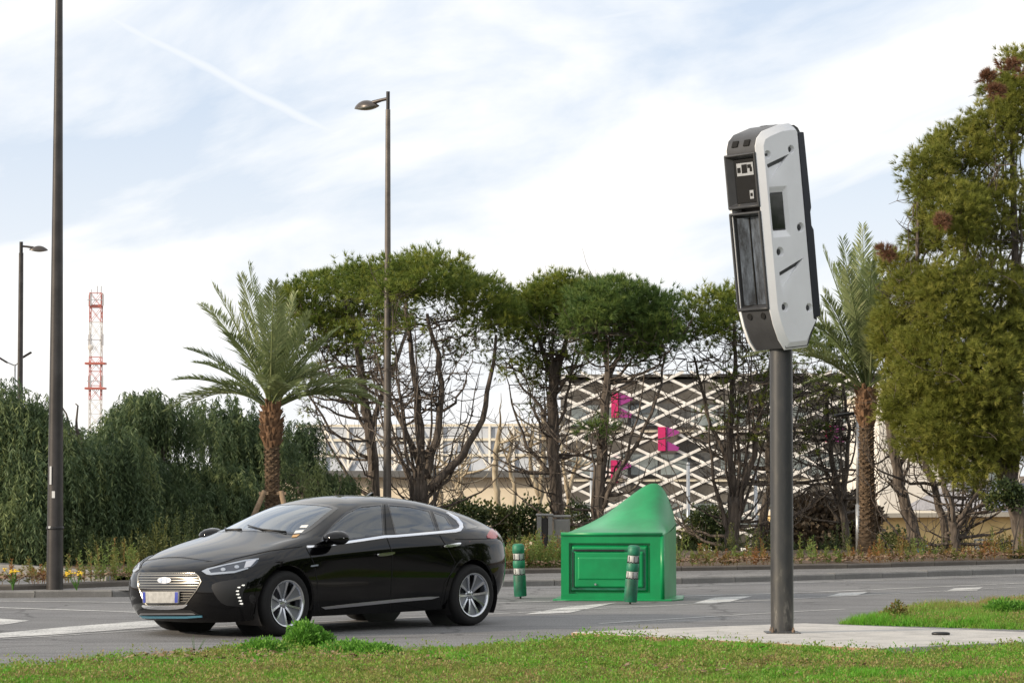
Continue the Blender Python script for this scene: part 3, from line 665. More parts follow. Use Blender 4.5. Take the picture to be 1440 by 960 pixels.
pine('stone_pine', 'stone pine between the left palm and the middle street lamp', 54, (532, 772), [([(532, 772), (528, 700), (522, 620), (510, 540), (500, 470), (486, 420)], 26, 9), ([(520, 610), (535, 560), (560, 500), (575, 450, 1)], 12, 5)],
     [(452, 438, 52, 48, .6), (500, 405, 45, 34, -.8), (420, 430, 30, 32, 0), (520, 450, 48, 48, 1.2), (450, 480, 50, 40, 0), (500, 510, 60, 50, .5), (455, 540, 50, 45, 0)], 24, 3, 'pine_green', group=PG, thin_lobes=(5, 6), dens=6.5)
pine('stone_pine', 'broad domed stone pine with forked trunk right of the middle street lamp', 51, (588, 782), [([(588, 782), (590, 730), (592, 690), (590, 655)], 30, 24), ([(590, 668), (590, 600), (585, 540), (578, 480), (570, 420)], 17, 6), ([(598, 672), (612, 620), (622, 560), (616, 500), (600, 440)], 17, 6), ([(603, 690), (650, 640), (678, 590), (690, 530), (698, 470)], 17, 5), ([(588, 650), (568, 600), (545, 560), (530, 500)], 12, 4)],
     [(600, 408, 62, 42, 0), (540, 412, 52, 38, .8), (655, 428, 52, 40, .4), (690, 450, 34, 40, -.4), (600, 400, 54, 38, -1.4), (560, 455, 60, 42, -.3), (640, 470, 62, 45, .6), (690, 500, 34, 40, 0), (520, 480, 45, 45, 0)], 30, 5, 'pine_green', group=PG, thin_lobes=(5, 6, 7, 8), dens=6)
pine('stone_pine', 'straight trunked stone pine rising left of the green bin, over the steel cabinets', 52.5, (784, 778), [([(784, 778), (783, 720), (779, 640), (777, 560), (780, 510)], 26, 17), ([(779, 540), (795, 480), (800, 430)], 12, 5), ([(778, 535), (762, 490), (745, 450)], 11, 5)],
     [(792, 425, 50, 36, 0), (750, 445, 40, 38, .5), (828, 440, 40, 38, -.4), (725, 470, 30, 38, 0), (775, 460, 48, 30, 0), (742, 520, 40, 55, .4), (770, 500, 60, 40, 0)], 26, 9, 'pine_green', group=PG, thin_lobes=(5, 6), cr=.38, dens=7, tufts=14)
pine('stone_pine', 'dark dense stone pine right behind the green bin', 50, (838, 784), [([(838, 784), (842, 720), (845, 650), (852, 580), (857, 515)], 24, 14), ([(856, 530), (845, 480), (838, 450)], 9, 4), ([(857, 525), (880, 485), (905, 460)], 9, 4), ([(842, 705), (868, 665), (900, 620), (925, 560), (935, 500, 1)], 9, 4)],
     [(868, 432, 46, 34, 0), (905, 450, 46, 38, .5), (838, 440, 36, 36, -.6), (880, 480, 55, 36, .4), (925, 475, 26, 30, -.2), (840, 602, 11, 8, -.8)], 24, 12, 'pine_dark', group=PG, cr=.40, dens=9, tufts=14, low=-.7, limb_low=.1)
pine('stone_pine', 'twin stemmed pine left of the camera pole with its crown behind the camera head', 51, (1028, 782), [([(1028, 782), (1030, 740), (1035, 700)], 27, 22), ([(1035, 705), (1026, 640), (1028, 560), (1035, 500), (1032, 450)], 13, 6), ([(1037, 700), (1060, 640), (1072, 560), (1085, 500)], 14, 6), ([(1032, 660), (1000, 600), (985, 540), (975, 500)], 8, 4)],
     [(1012, 438, 42, 34, 0), (1045, 450, 40, 38, .5), (985, 470, 36, 30, -.5), (1010, 490, 50, 36, 0), (1080, 500, 40, 40, 0), (1060, 560, 70, 60, 0)], 26, 15, 'pine_green', group=PG, thin_lobes=(3, 4, 5), dens=6)
pine('leaning_pine', 'dark leaning pine trunk between the forked pine and the camera pole', 52, (1062, 776), [([(1062, 776), (1072, 730), (1084, 680), (1080, 620), (1100, 560), (1110, 510)], 20, 6)],
     [(1110, 520, 40, 34, 0), (1085, 560, 40, 40, 0)], 14, 17, 'pine_green', 'dark_bark', PG, thin_lobes=(0, 1), dens=4)
pine('slender_pine', 'slender bare stemmed pine between the camera pole and the right palm', 53, (1192, 772), [([(1192, 772), (1186, 720), (1172, 660), (1165, 600), (1160, 540)], 15, 6), ([(1186, 725), (1190, 660), (1194, 600), (1185, 540)], 11, 5)],
     [(1150, 535, 44, 34, 0), (1180, 560, 50, 50, .5), (1140, 600, 40, 60, 0), (1155, 500, 30, 30, 0)], 26, 19, 'pine_green', 'dark_bark', PG, thin_lobes=(0, 1, 2), dens=5, limb_low=.2)
pine('leaning_pine', 'thick grey pine trunk leaning left just right of the right palm', 49, (1292, 782), [([(1292, 782), (1280, 730), (1264, 680), (1254, 620), (1248, 560)], 26, 15), ([(1262, 660), (1290, 620), (1300, 580)], 9, 4)],
     [(1270, 560, 40, 30, 1)], 8, 21, 'pine_olive', group=PG, dens=4, limb_low=.5, nb_=5)
pine('leaning_pine', 'thin grey pine trunk standing between the thick leaning trunk and the many branched one', 48, (1330, 784), [([(1330, 784), (1326, 730), (1312, 680), (1298, 640), (1290, 580)], 17, 9)],
     [(1300, 590, 40, 30, 1)], 8, 22, 'pine_olive', group=PG, dens=4, limb_low=.5, nb_=5)
pine('branching_pine', 'many branched pine with upswept arms before the yellow house', 47, (1345, 786), [([(1345, 786), (1343, 755), (1342, 735)], 17, 14), ([(1342, 738), (1335, 700), (1320, 660), (1318, 620)], 10, 6), ([(1344, 735), (1372, 700), (1390, 660), (1400, 620)], 9, 5), ([(1342, 745), (1365, 720), (1405, 690), (1425, 650)], 8, 4)],
     [(1360, 610, 60, 40, 1)], 14, 24, 'pine_olive', group=PG, dens=4, limb_low=.3)
# the large olive coloured pine at the right edge: a tall crown of overlapping masses
pine('large_pine', 'huge olive green pine filling the right edge of the view', 45, (1450, 795), [([(1450, 795), (1438, 740), (1424, 690), (1405, 650), (1385, 600), (1370, 500), (1360, 380), (1350, 260)], 46, 10), ([(1420, 690), (1432, 560), (1428, 400), (1425, 250), (1425, 130)], 26, 6), ([(1390, 610), (1330, 540), (1290, 450), (1290, 300), (1300, 220)], 14, 4)],
     [(1310, 250, 32, 50, 0), (1350, 215, 40, 45, .5), (1395, 190, 42, 45, 0), (1300, 330, 26, 40, .6), (1345, 310, 42, 50, -.5), (1400, 300, 55, 60, .2), (1430, 160, 30, 40, 0), (1410, 130, 25, 26, 1), (1450, 110, 40, 45, 0),
      (1285, 420, 42, 50, 0), (1335, 420, 50, 55, -.8), (1395, 420, 55, 60, -.2), (1270, 500, 32, 55, .3), (1320, 510, 55, 55, -.8), (1380, 520, 55, 60, -1.0), (1430, 500, 45, 70, -.4),
      (1285, 575, 45, 45, 0), (1335, 590, 50, 48, -.8), (1395, 600, 45, 48, -.6), (1355, 650, 38, 40, -.6), (1300, 625, 34, 26, 0), (1425, 620, 40, 40, 0), (1250, 470, 16, 40, .5), (1255, 380, 14, 26, .3)], 44, 31, 'pine_olive', group=PG, cr=.27, dens=12, tufts=16, k=17, nd=(.135, .0052), low=-.85, shell=.55, twig=9,
     dead_px=((1428, 92, 17), (1388, 107, 7), (1318, 312, 10), (1250, 352, 12), (1402, 128, 7)), up=.35, limb_low=.3, nb_=0)
# ------------------------------------------------------------------ pepper trees: drooping strands
def pepper(label, Dn, px, lobes_px, seed, ns, zb=-.1):
    Dn *= K; rr = random.Random(seed); rg = np.random.default_rng(seed); base = A(px, 700, Dn); base.z = zb
    t = thing('pepper_tree', label, 'tree', base, 0, 'weeping pepper trees behind the road'); off = np.array(-base)
    lobes = [(A(cx, cy, Dn+dd), rx*Dn/F, rx*Dn/F*.8, ry*Dn/F) for cx, cy, rx, ry, dd in lobes_px]
    area = sum(l[1]*l[2]+l[1]*l[3]+l[2]*l[3] for l in lobes)
    P, Dd, I = clumps_on(lobes, ns/12/area, rg, -.5, .5, .08); vz = np.sin(P[:, 0]*3.3+seed)+np.sin(P[:, 2]*4.1+P[:, 0]*1.7)+np.sin(P[:, 1]*2.9+1); kk = vz+rg.normal(0, .5, len(P)) > -.25; P = P[kk]; Dd = Dd[kk]; nb = len(P); q_ = 24
    bt = np.repeat(rg.normal(0, .24, nb), q_); bl = np.repeat(rg.uniform(.6, 1.35, nb), q_); P = np.repeat(P, q_, 0)+rg.normal(0, 1, (nb*q_, 3))*np.array([.17, .17, .10]); Dd = rot_to(np.repeat(Dd, q_, 0)+rg.normal(0, .45, (nb*q_, 3)))
    n = len(P); m_ = 16; L_ = rg.uniform(.5, 1.15, n)*bl; o = Dd.copy(); o[:, 2] = np.abs(o[:, 2])*.5; V = []; T = []
    ct = np.clip(.45+rg.normal(0, .10, n)+bt, 0, 1)
    for j in range(m_):
        s = j/(m_-1); c = P+o*(s*.55)[..., None]*L_[:, None]*.55 if False else P+o*(s*.30)*L_[:, None]; c = c.copy(); c[:, 2] -= (s**1.4)*L_*.95
        for sidx in (1, -1):
            d = rot_to(np.stack([rg.normal(0, .5, n), rg.normal(0, .5, n), np.full(n, -.95)], 1)+sidx*rg.normal(0, .45, (n, 3))*np.array([1, 1, .2])); w = rot_to(np.cross(d, rg.normal(0, 1, (n, 3))))*.011; ll = rg.uniform(.07, .15, (n, 1))
            V.append(np.stack([c, c+d*ll*.45+w, c+d*ll, c+d*ll*.45-w], 1)); T.append(np.clip(ct+rg.normal(0, .1, n), 0, 1))
    V = np.stack(V, 1).reshape(-1, 3); T = np.stack(T, 1).ravel()
    link('crown', tri_mesh('crown', V+off, 4, T), t, MT['pepper_leaf'])
    top = lobes[0][0]; m = MB(); o3 = Vector(off)
    MB().tube(wob(bez(Vector((0, 0, 0)), Vector((rr.uniform(-.4, .4), 0, 1.2)), (top+o3)*.8, 9), .05, rr), [.20-.015*i for i in range(9)], 9).build('trunk', MT['dark_bark'], t, smooth=True)
    for l in lobes[:8]:
        for q in range(2):
            e = l[0]+o3+Vector((rr.uniform(-.5, .5)*l[1], rr.uniform(-.5, .5)*l[2], rr.uniform(-.2, .35)*l[3])); a = Vector((0, 0, rr.uniform(.6, 1.6)))
            MB().tube(wob(bez(a, a.lerp(e, .5)+Vector((0, 0, .5)), e, 8), .05, rr), [.07, .06, .05, .04, .03, .022, .016, .01], 6).build('limb', MT['dark_bark'], t, smooth=True)
pepper('pepper tree with tall open sprays behind the far left street lamp', 43, 20, [(10, 600, 60, 62, 0), (62, 560, 30, 34, .3), (0, 700, 80, 60, -.5), (60, 660, 60, 60, -.3), (40, 740, 70, 40, -.6), (-20, 560, 40, 44, 0), (60, 610, 44, 50, 0), (0, 760, 60, 30, -.8)], 41, 2600)
pepper('dark pepper tree directly right of the tall left lamp pole', 44, 120, [(105, 600, 40, 46, 0), (140, 640, 60, 55, -.5), (100, 700, 60, 60, -.6), (160, 720, 60, 50, -.4), (130, 760, 70, 30, -.6), (95, 570, 20, 26, .2)], 42, 2400)
pepper('pale topped pepper tree left of the palm', 46, 215, [(215, 605, 58, 52, 0), (190, 590, 30, 36, .5), (250, 640, 56, 60, 0), (200, 690, 70, 60, -.6), (250, 740, 60, 45, -.7), (300, 700, 60, 55, 0)], 43, 2900)
pepper('pepper tree standing right behind the palm trunk', 49, 320, [(300, 610, 62, 48, 0), (345, 650, 62, 50, .2), (330, 710, 70, 50, -.3), (400, 680, 50, 40, .3), (270, 600, 34, 34, .5), (395, 620, 36, 36, .8)], 44, 2600)
pepper('low pepper tree reaching right of the palm above the car roof', 52, 430, [(430, 690, 52, 36, 0), (470, 700, 40, 28, .4), (400, 660, 40, 40, .5), (455, 725, 55, 30, 0), (420, 610, 25, 30, 0)], 45, 1300)
pepper('small pepper tree tucked into the gap in the middle of the row', 50, 165, [(160, 620, 50, 44, 0), (150, 680, 70, 60, 0), (60, 690, 80, 60, 0), (250, 700, 80, 60, 0), (150, 750, 90, 40, 0), (20, 740, 80, 50, 0)], 46, 2600)
# ------------------------------------------------------------------ palms
def palm(label, base_px, Dn, top, w, tips, seed, nrand, spread):
    Dn *= K; rr = random.Random(seed); rg = np.random.default_rng(seed); b = A(base_px[0], base_px[1], Dn); b.z = min(b.z, .05); c = A(top[0], top[1], Dn); t = thing('palm_tree', label, 'palm', b)
    off = -b; cc = c+off; hgt = cc.z; r = width_m(w, Dn); m = MB(); n = int(hgt/.055); prof = []
    for i in range(n+1): z = hgt*i/n; rad = r*(1.12-.12*z/hgt)*(1+.05*(i % 2))+(.10*math.exp(-z/.25)); prof.append((cc*(z/hgt), rad))
    m.tube([p[0] for p in prof], [p[1] for p in prof], 18)
    for i in range(int(hgt/.055)):                       # leaf scars in a spiral
        for q in range(7):
            a = 2*PI*q/7+i*.45+rr.uniform(-.06, .06); z = i*.055+rr.uniform(-.008, .008); ce = cc*(z/hgt); rad = r*(1.10-.12*z/hgt); u = Vector((math.cos(a), math.sin(a), 0)); v = Vector((-u.y, u.x, 0)); p = ce+u*rad
            m.add([p-v*r*.38+u*-.01, p+v*r*.38+u*-.01, p+u*(.028+rr.uniform(0, .02))+Vector((0, 0, .05)), p+u*-.02+Vector((0, 0, .085))], [(0, 1, 2), (1, 3, 2), (3, 0, 2)])
    m.build('trunk', MT['palm_bark'], t)
    m = MB()                                             # bulb of cut leaf bases
    for i in range(120):
        f = i/120; a = i*2.39996; z = hgt-.55+f*.70; rb = r*(1.0+.38*math.sin(min(1, f*1.2)*PI*.8)); u = Vector((math.cos(a), math.sin(a), 0)); v = Vector((-u.y, u.x, 0)); p = cc+Vector((0, 0, z-hgt))+u*rb*.75; e = p+u*rr.uniform(.06, .13)+Vector((0, 0, rr.uniform(.08, .2)))
        m.add([p-v*.055, p+v*.055, p+Vector((0, 0, -.07))+u*.02, e-v*.03, e+v*.03, e+Vector((0, 0, -.03))], [(0, 1, 4, 3), (1, 2, 5, 4), (2, 0, 3, 5), (3, 4, 5)])
    m.tube([cc-Vector((0, 0, .6)), cc-Vector((0, 0, .25)), cc+Vector((0, 0, .1)), cc+Vector((0, 0, .3))], [r, r*1.2, r*1.1, r*.5], 14); m.build('leaf_bases', MT['husk'], t)
    ends = [(A(x, y, Dn+d)+off, .22) for x, y, d in tips]
    for i in range(nrand):
        a = rr.uniform(0, 2*PI); el = rr.choice([.15, .45, .8, 1.1, 1.3, .25])+rr.uniform(-.15, .15); Lr = spread*rr.uniform(.8, 1.05)
        e = cc+Vector((math.cos(a)*math.cos(el), math.sin(a)*math.cos(el), math.sin(el)))*Lr; ends.append((e, .3))
    for e, arch in ends:
        s0 = cc+Vector((rr.uniform(-.08, .08), rr.uniform(-.08, .08), .12)); d = e-s0; Ls = d.length; hor = math.hypot(d.x, d.y)/max(Ls, .01)
        ctl = s0+d*.52+Vector((0, 0, Ls*arch*hor)); n = 46; pts = bez(s0, ctl, e, n)
        m = MB(); m.tube(pts[::3]+[pts[-1]], [.022*(1-.8*i/16) for i in range(len(pts[::3])+1)], 5)
        P = np.array([tuple(p) for p in pts]); tg = rot_to(np.gradient(P, axis=0)); up = np.array([0, 0, 1.0])+tg*0; side = rot_to(np.cross(tg, up)+1e-6); nrm = rot_to(np.cross(side, tg)); V = []
        for sgn in (1, -1):
            f = np.linspace(0, 1, n); k = (f > .14); g = np.clip((f-.12)/.88, 0, 1); ll = .52*Ls/3.0*np.clip(np.sin(g**.62*PI*.93)+.12, .1, 1)*rg.uniform(.85, 1.1, n)
            for rep in range(2):
                jj = rg.normal(0, .10, (n, 3)); dr = rot_to(side*sgn*.75+tg*(.62+.5*g[:, None])+nrm*(.34+rg.normal(0, .12, (n, 1)))+jj); w_ = rot_to(np.cross(dr, nrm+rg.normal(0, .3, (n, 3))))*.013
                q = P+tg*(.5*rep*Ls/n); mid = q+dr*ll[:, None]*.5; tip = q+dr*ll[:, None]; tip[:, 2] -= .06*ll
                V.append(np.stack([q, mid+w_, tip, mid-w_], 1)[k])
        V = np.concatenate(V).reshape(-1, 3); nf = len(V)//4; m.add([tuple(v) for v in V], [(4*i, 4*i+1, 4*i+2, 4*i+3) for i in range(nf)])
        me = m.mesh('frond', fixn=False); at = me.attributes.new('tint', 'FLOAT', 'POINT'); base_t = rr.uniform(.2, .75); at.data.foreach_set('value', np.clip(base_t+rg.normal(0, .12, len(me.vertices)), 0, 1).astype(np.float32)); link('frond', me, t, MT['palm_leaf'])
    return t
pl = palm('date palm with arching fronds at left, just behind the black car', (384, 795), 44, (382, 585), 23, [(350, 375, 0), (339, 390, .8), (301, 403, -.3), (264, 491, 0), (247, 534, -.4), (414, 416, .5), (433, 442, -.6), (475, 463, .2), (470, 512, 0), (385, 400, -1.5), (285, 430, 1.2), (275, 510, .8), (455, 480, -1.0), (320, 470, -1.6), (440, 520, 1), (370, 420, 1.5)], 51, 20, 2.0)
palm('tall date palm behind the camera head, its trunk at right of the camera pole', (1220, 782), 48, (1218, 560), 24, [(1130, 540, -.3), (1122, 470, .4), (1158, 352, 0), (1185, 340, .6), (1213, 322, -.3), (1236, 350, .4), (1260, 385, 0), (1280, 420, -.8), (1160, 420, -1.2), (1190, 380, -1.2), (1240, 400, -1.2), (1300, 470, .5), (1140, 430, 0), (1128, 500, -.9), (1205, 350, 1.0), (1225, 370, -1.4)], 52, 20, 2.5)
mat('stake_wood', (.28, .20, .13), .85, noise=.3)
for i, (a, b_, lab) in enumerate((((342, 735), (372, 690), 'wooden stake bracing the left palm, leaning in from its left side'), ((410, 735), (395, 690), 'wooden stake bracing the left palm on its right side'))):
    s_ = thing('tree_stake', lab, 'stake', A(a[0]-14 if i == 0 else 418, 792, 44*K)); q = A(b_[0], b_[1], 43.8*K)-Vector(s_.location)
    MB().tube([(0, 0, -.1), q*.5, q], [.05, .048, .045], 8).build('post', MT['stake_wood'], s_, smooth=True); MB().box(q*.97, (.16, .05, .05)).build('brace_block', MT['stake_wood'], s_)
# ------------------------------------------------------------------ plane trees, pale stems
def plane_tree(label, Dn, stems, seed):
    Dn *= K; rr = random.Random(seed); x0, y0 = stems[0][0][0]; b = A(x0, 790, Dn); b.z = -.6; t = thing('plane_tree', label, 'tree', b, 0, 'pale plane trees behind the verge'); first = True
    for px, w0, w1 in stems:
        P = [A(x, y, Dn) for x, y in px]
        if px[0][1] > 735: P = [Vector((P[0].x, P[0].y, -.7))]+P
        Q = []
        for a, c in zip(P[:-1], P[1:]): Q += [a.lerp(c, q/3) for q in range(3)]
        Q.append(P[-1]); n = len(Q); MB().tube([q-b for q in wob(Q, .02, rr)], [width_m(w0+(w1-w0)*i/(n-1), Dn)*(1+.12*math.sin(i*2.1)) for i in range(n)], 9).build('trunk' if first else 'limb', MT['plane_bark'], t, smooth=True); first = False
        for s in range(5):
            q = Q[-1-rr.randrange(0, 4)]-b; d = Vector((rr.gauss(0, .5), rr.gauss(0, .5), rr.uniform(.3, 1.0)))*.8; MB().tube(wob(bez(q, q+Vector((d.x, d.y, d.z*.3)), q+d, 6), .02, rr), [.03, .025, .02, .015, .01, .005], 5).build('limb', MT['plane_bark'], t, smooth=True)
plane_tree('pale plane tree with two parallel stems right behind the car boot', 57, [([(714, 778), (710, 762), (705, 735), (699, 700), (697, 670), (698, 635), (703, 600)], 15, 9), ([(722, 765), (719, 745), (724, 712), (722, 680), (716, 650), (720, 610)], 9, 7)], 61)
plane_tree('pale plane tree with an elbowed trunk left of the steel cabinets', 57, [([(728, 772), (738, 758), (751, 742), (757, 722), (760, 695), (763, 660), (766, 620), (764, 580)], 15, 9), ([(750, 780), (752, 755), (749, 735)], 10, 8), ([(760, 700), (748, 670), (745, 640), (749, 600)], 9, 6)], 62)
plane_tree('short pollarded plane trunk seen over the rear of the car roof', 58, [([(622, 760), (620, 705), (616, 680), (614, 658)], 11, 9), ([(617, 690), (626, 672), (634, 655)], 6, 5)], 63)
plane_tree('leaning pale plane stems crossing each other behind the rear window of the car', 59, [([(672, 770), (664, 722), (652, 700), (642, 680), (628, 652)], 9, 7), ([(655, 760), (648, 715), (646, 690), (650, 655)], 8, 6), ([(650, 700), (640, 690), (655, 660)], 6, 5)], 64)
plane_tree('pale plane stems between the two straight pines', 58, [([(798, 770), (798, 720), (801, 690), (806, 662), (818, 645)], 10, 7), ([(800, 700), (792, 660), (790, 620)], 8, 5)], 65)
# ------------------------------------------------------------------ shrubs and weeds
def shrub(name, label, Dn, px, lobes_px, n, leaf, m_, seed, zb=-.3, cat='shrub', group=None, stems=5):
    Dn *= K; rg = np.random.default_rng(seed); rr = random.Random(seed); b = A(px, 780, Dn); b.z = zb; t = thing(name, label, cat, b, 0, group); off = np.array(-b)
    lobes = [(A(cx, cy, Dn+dd), rx*Dn/F, rx*Dn/F, ry*Dn/F) for cx, cy, rx, ry, dd in lobes_px]
    P, Dd, I = clumps_on(lobes, n/sum(l[1]*l[2]+l[1]*l[3]+l[2]*l[3] for l in lobes), rg, -.9, .35, .1); N_ = len(P)
    d = rot_to(Dd+rg.normal(0, .8, (N_, 3))); w = rot_to(np.cross(d, rg.normal(0, 1, (N_, 3))))*leaf*.3; l = leaf*rg.uniform(.6, 1.2, (N_, 1))
    V = np.stack([P, P+d*l*.5+w, P+d*l, P+d*l*.5-w], 1).reshape(-1, 3); T = np.clip(.5+.25*np.sin(P[:, 0]*5+P[:, 2]*4)+rg.normal(0, .22, N_), 0, 1)
    link('foliage', tri_mesh('foliage', V+off, 4, T), t, MT[m_])
    m = MB()
    for i in range(stems):
        l_ = lobes[rr.randrange(len(lobes))]; e = l_[0]+Vector(off)+Vector((rr.uniform(-.5, .5)*l_[1], 0, rr.uniform(0, .7)*l_[3])); s0 = Vector((rr.uniform(-.15, .15)*l_[1]*3, 0, 0)); m.tube(wob(bez(s0, s0.lerp(e, .5), e, 6), .03, rr), [.03, .025, .02, .015, .01, .006], 5)
    m.build('stem', MT['dark_bark'], t, smooth=True); return t
SG = 'evergreen shrubs behind the verge'
shrub('evergreen_shrub', 'dark evergreen shrub behind the rear of the car, between the pale trunks', 56, 660, [(650, 730, 34, 30, 0), (690, 740, 36, 34, .4), (720, 742, 25, 30, .3), (745, 735, 22, 35, .5)], 5200, .10, 'shrub_leaf', 71, group=SG)
shrub('evergreen_shrub', 'dark evergreen shrub right of the green bin, under the lattice building', 55, 1000, [(990, 748, 30, 36, 0), (1008, 740, 20, 28, .3), (965, 768, 14, 18, -.3)], 3600, .09, 'shrub_leaf', 72, group=SG)
shrub('evergreen_shrub', 'rounded shrub in front of the pine stem above the steel cabinets', 55, 815, [(812, 735, 26, 30, 0), (770, 735, 14, 26, .3), (880, 735, 20, 22, .6)], 2400, .09, 'shrub_leaf', 73, group=SG)
shrub('evergreen_shrub', 'green shrub at the foot of the thick leaning trunk', 51, 1265, [(1262, 765, 24, 24, 0), (1240, 774, 18, 16, 0)], 1300, .08, 'shrub_leaf', 74, group=SG)
shrub('evergreen_shrub', 'leafy green sprig hanging at the foot of the huge pine', 44, 1420, [(1415, 690, 22, 16, 0), (1400, 705, 16, 12, 0), (1432, 700, 18, 18, 0), (1438, 785, 14, 14, 0)], 1500, .08, 'shrub_leaf', 75, group=SG)
shrub('dry_scrub', 'brown tangle of dry scrub between the camera pole and the palm trunk', 54, 1140, [(1140, 740, 44, 46, 0), (1180, 745, 36, 44, .3), (1210, 735, 30, 44, .6), (1090, 760, 26, 26, .3)], 6000, .16, 'twig_scrub', 76, stems=14)
def weeds(name, label, xs_, seed, n, hmax, m_='weed_leaf', yfun=None):
    rg = np.random.default_rng(seed); V = []; T = []
    x = rg.choice(xs_, n) if not isinstance(xs_, tuple) else rg.uniform(xs_[0], xs_[1], n)
    x = x+rg.normal(0, .18, n); y = (np.array([line_y(vb, a) for a in x])+.25+rg.exponential(1.1, n)) if yfun is None else yfun(x, rg)
    ok = y < 55.5; x = x[ok]; y = y[ok]; n = len(x); h = hmax*rg.uniform(.25, 1, n)*(1+.4*np.sin(x*3.1)); tb = np.clip(.55+.35*np.sin(x*2.3+y)+rg.normal(0, .22, n), 0, 1); z = .16
    ln = rg.normal(0, .12, (n, 2)); K = 26
    for j in range(K):
        s = (j+.5)/K; c = np.stack([x+ln[:, 0]*s*h, y+ln[:, 1]*s*h, z+h*s], 1); d = rot_to(np.stack([rg.normal(0, 1, n), rg.normal(0, 1, n), rg.uniform(.2, 1.6, n)], 1)); l = (.055+.05*rg.random((n, 1)))*(1.15-.6*s); w = rot_to(np.cross(d, rg.normal(0, 1, (n, 3))))*.010
        V.append(np.stack([c, c+d*l*.5+w, c+d*l, c+d*l*.5-w], 1)); T.append(np.clip(tb+rg.normal(0, .12, n), 0, 1))
    s0 = np.stack([x, y, np.full(n, z-.05)], 1); s1 = np.stack([x+ln[:, 0]*h, y+ln[:, 1]*h, z+h], 1); w = np.array([[.005, 0, 0]]); V.append(np.stack([s0-w, s0+w, s1+w*.3, s1-w*.3], 1)); T.append(np.clip(tb-.2, 0, 1))
    V = np.stack(V, 1).reshape(-1, 3); T = np.stack(T, 1).ravel(); o = link(name, tri_mesh(name, V, 4, T), None, MT[m_]); return props(o, label, 'weeds', None, 'stuff')
weeds('verge_weeds', 'tall green and rust coloured weeds growing all along the verge right of the car', (-.4, 15), 81, 520, .38)
weeds('verge_weeds', 'low weeds on the verge left of the car under the pepper trees', (-7, -3.6), 82, 130, .40)
weeds('verge_weeds', 'yellow grass tufts beside the left bollard', (-.4, 1.6), 83, 260, .42)
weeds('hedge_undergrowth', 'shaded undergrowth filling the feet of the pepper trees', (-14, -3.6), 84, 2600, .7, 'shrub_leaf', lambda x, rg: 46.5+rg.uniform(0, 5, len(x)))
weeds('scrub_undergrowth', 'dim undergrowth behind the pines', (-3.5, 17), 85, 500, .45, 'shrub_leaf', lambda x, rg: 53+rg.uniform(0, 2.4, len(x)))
mat('flower_yellow', (.75, .50, .02), .5)
for px, hy, lab in ((14, 799, 'yellow flowering weed at the far left kerb'), (104, 805, 'small yellow flowering weed right of the tall lamp pole')):
    b_ = G(px+4, 826, .16); t = thing('flowering_weed', lab, 'plant', b_); rr = random.Random(px); h = A(px, hy, b_.y).z-b_.z; m = MB(); m2 = MB(); m3 = MB()
    for i in range(5):
        e = Vector((rr.uniform(-.09, .09)-.03, rr.uniform(-.06, .06), h*rr.uniform(.8, 1))); m.tube([(0, 0, -.03), e*.5+Vector((rr.uniform(-.02, .02), 0, 0)), e], [.006, .005, .003], 5)
        for q in range(6): p = e+Vector((rr.uniform(-.035, .035), rr.uniform(-.03, .03), rr.uniform(-.02, .03))); m2.lathe([(.004, -.006), (.016, 0), (.003, .01)], 6, p)
        for q in range(5): p = e*rr.uniform(.1, .8); d = Vector((rr.gauss(0, 1), rr.gauss(0, 1), .4)).normalized()*.06; w = d.cross(Vector((0, 0, 1))).normalized()*.012; m3.add([p, p+d*.5+w, p+d, p+d*.5-w], [(0, 1, 2, 3)])
    m.build('stem', MT['fresh_leaf'], t); m2.build('flower_head', MT['flower_yellow'], t); m3.build('leaves', MT['fresh_leaf'], t, fixn=False)
# fresh bushes in the foreground grass, tall stalks, weeds by the bank
def bush(label, c, lobes, n, leaf, seed, mm='fresh_leaf'):
    rg = np.random.default_rng(seed); t = thing('small_bush', label, 'bush', c, 0, 'bright bushes in the grass'); P = []; Dd = []
    for (x, y, z, r, h) in lobes:
        u = rot_to(rg.normal(0, 1, (n, 3))); u[:, 2] = np.abs(u[:, 2]); q = rg.random((n, 1))**.35; P.append(np.array([x, y, z])+u*np.array([r, r, h])*q*(1+.12*np.sin(u[:, :1]*9+u[:, 1:2]*7))); Dd.append(u)
    P = np.concatenate(P); Dd = np.concatenate(Dd); N_ = len(P); d = rot_to(Dd+rg.normal(0, .5, (N_, 3))+np.array([0, 0, .35])); w = rot_to(np.cross(d, rg.normal(0, 1, (N_, 3))))*leaf*.22; l = leaf*rg.uniform(.6, 1.2, (N_, 1))
    link('foliage', tri_mesh('foliage', np.stack([P, P+d*l*.5+w, P+d*l, P+d*l*.5-w], 1).reshape(-1, 3), 4, np.clip(rg.normal(.5, .25, N_), 0, 1)), t, MT[mm])
c = G(428, 916, .02); bush('tallest bright green bush in the grass in front of the front wheel', c, [(0, 0, 0, .19, .26), (.10, .05, 0, .18, .19)], 3600, .04, 91)
bush('lower green bush immediately left of the tallest one', G(372, 922, .02), [(0, 0, 0, .22, .15), (-.12, .1, 0, .14, .10)], 2600, .035, 92)
bush('spreading green bush immediately right of the tallest one', G(492, 922, .02), [(0, 0, 0, .30, .13), (.25, -.1, 0, .22, .10)], 3000, .035, 93)
bush('leafy bush on the bank at the right edge', G(1412, 868, .02), [(0, 0, 0, .24, .19), (.28, 0, 0, .26, .17), (.55, .1, 0, .22, .14)], 2600, .045, 94)
bush('spindly weed on the bank behind the slab', G(1262, 872, .02), [(0, 0, .05, .10, .16), (-.1, 0, .02, .08, .10)], 260, .045, 95, 'weed_leaf')
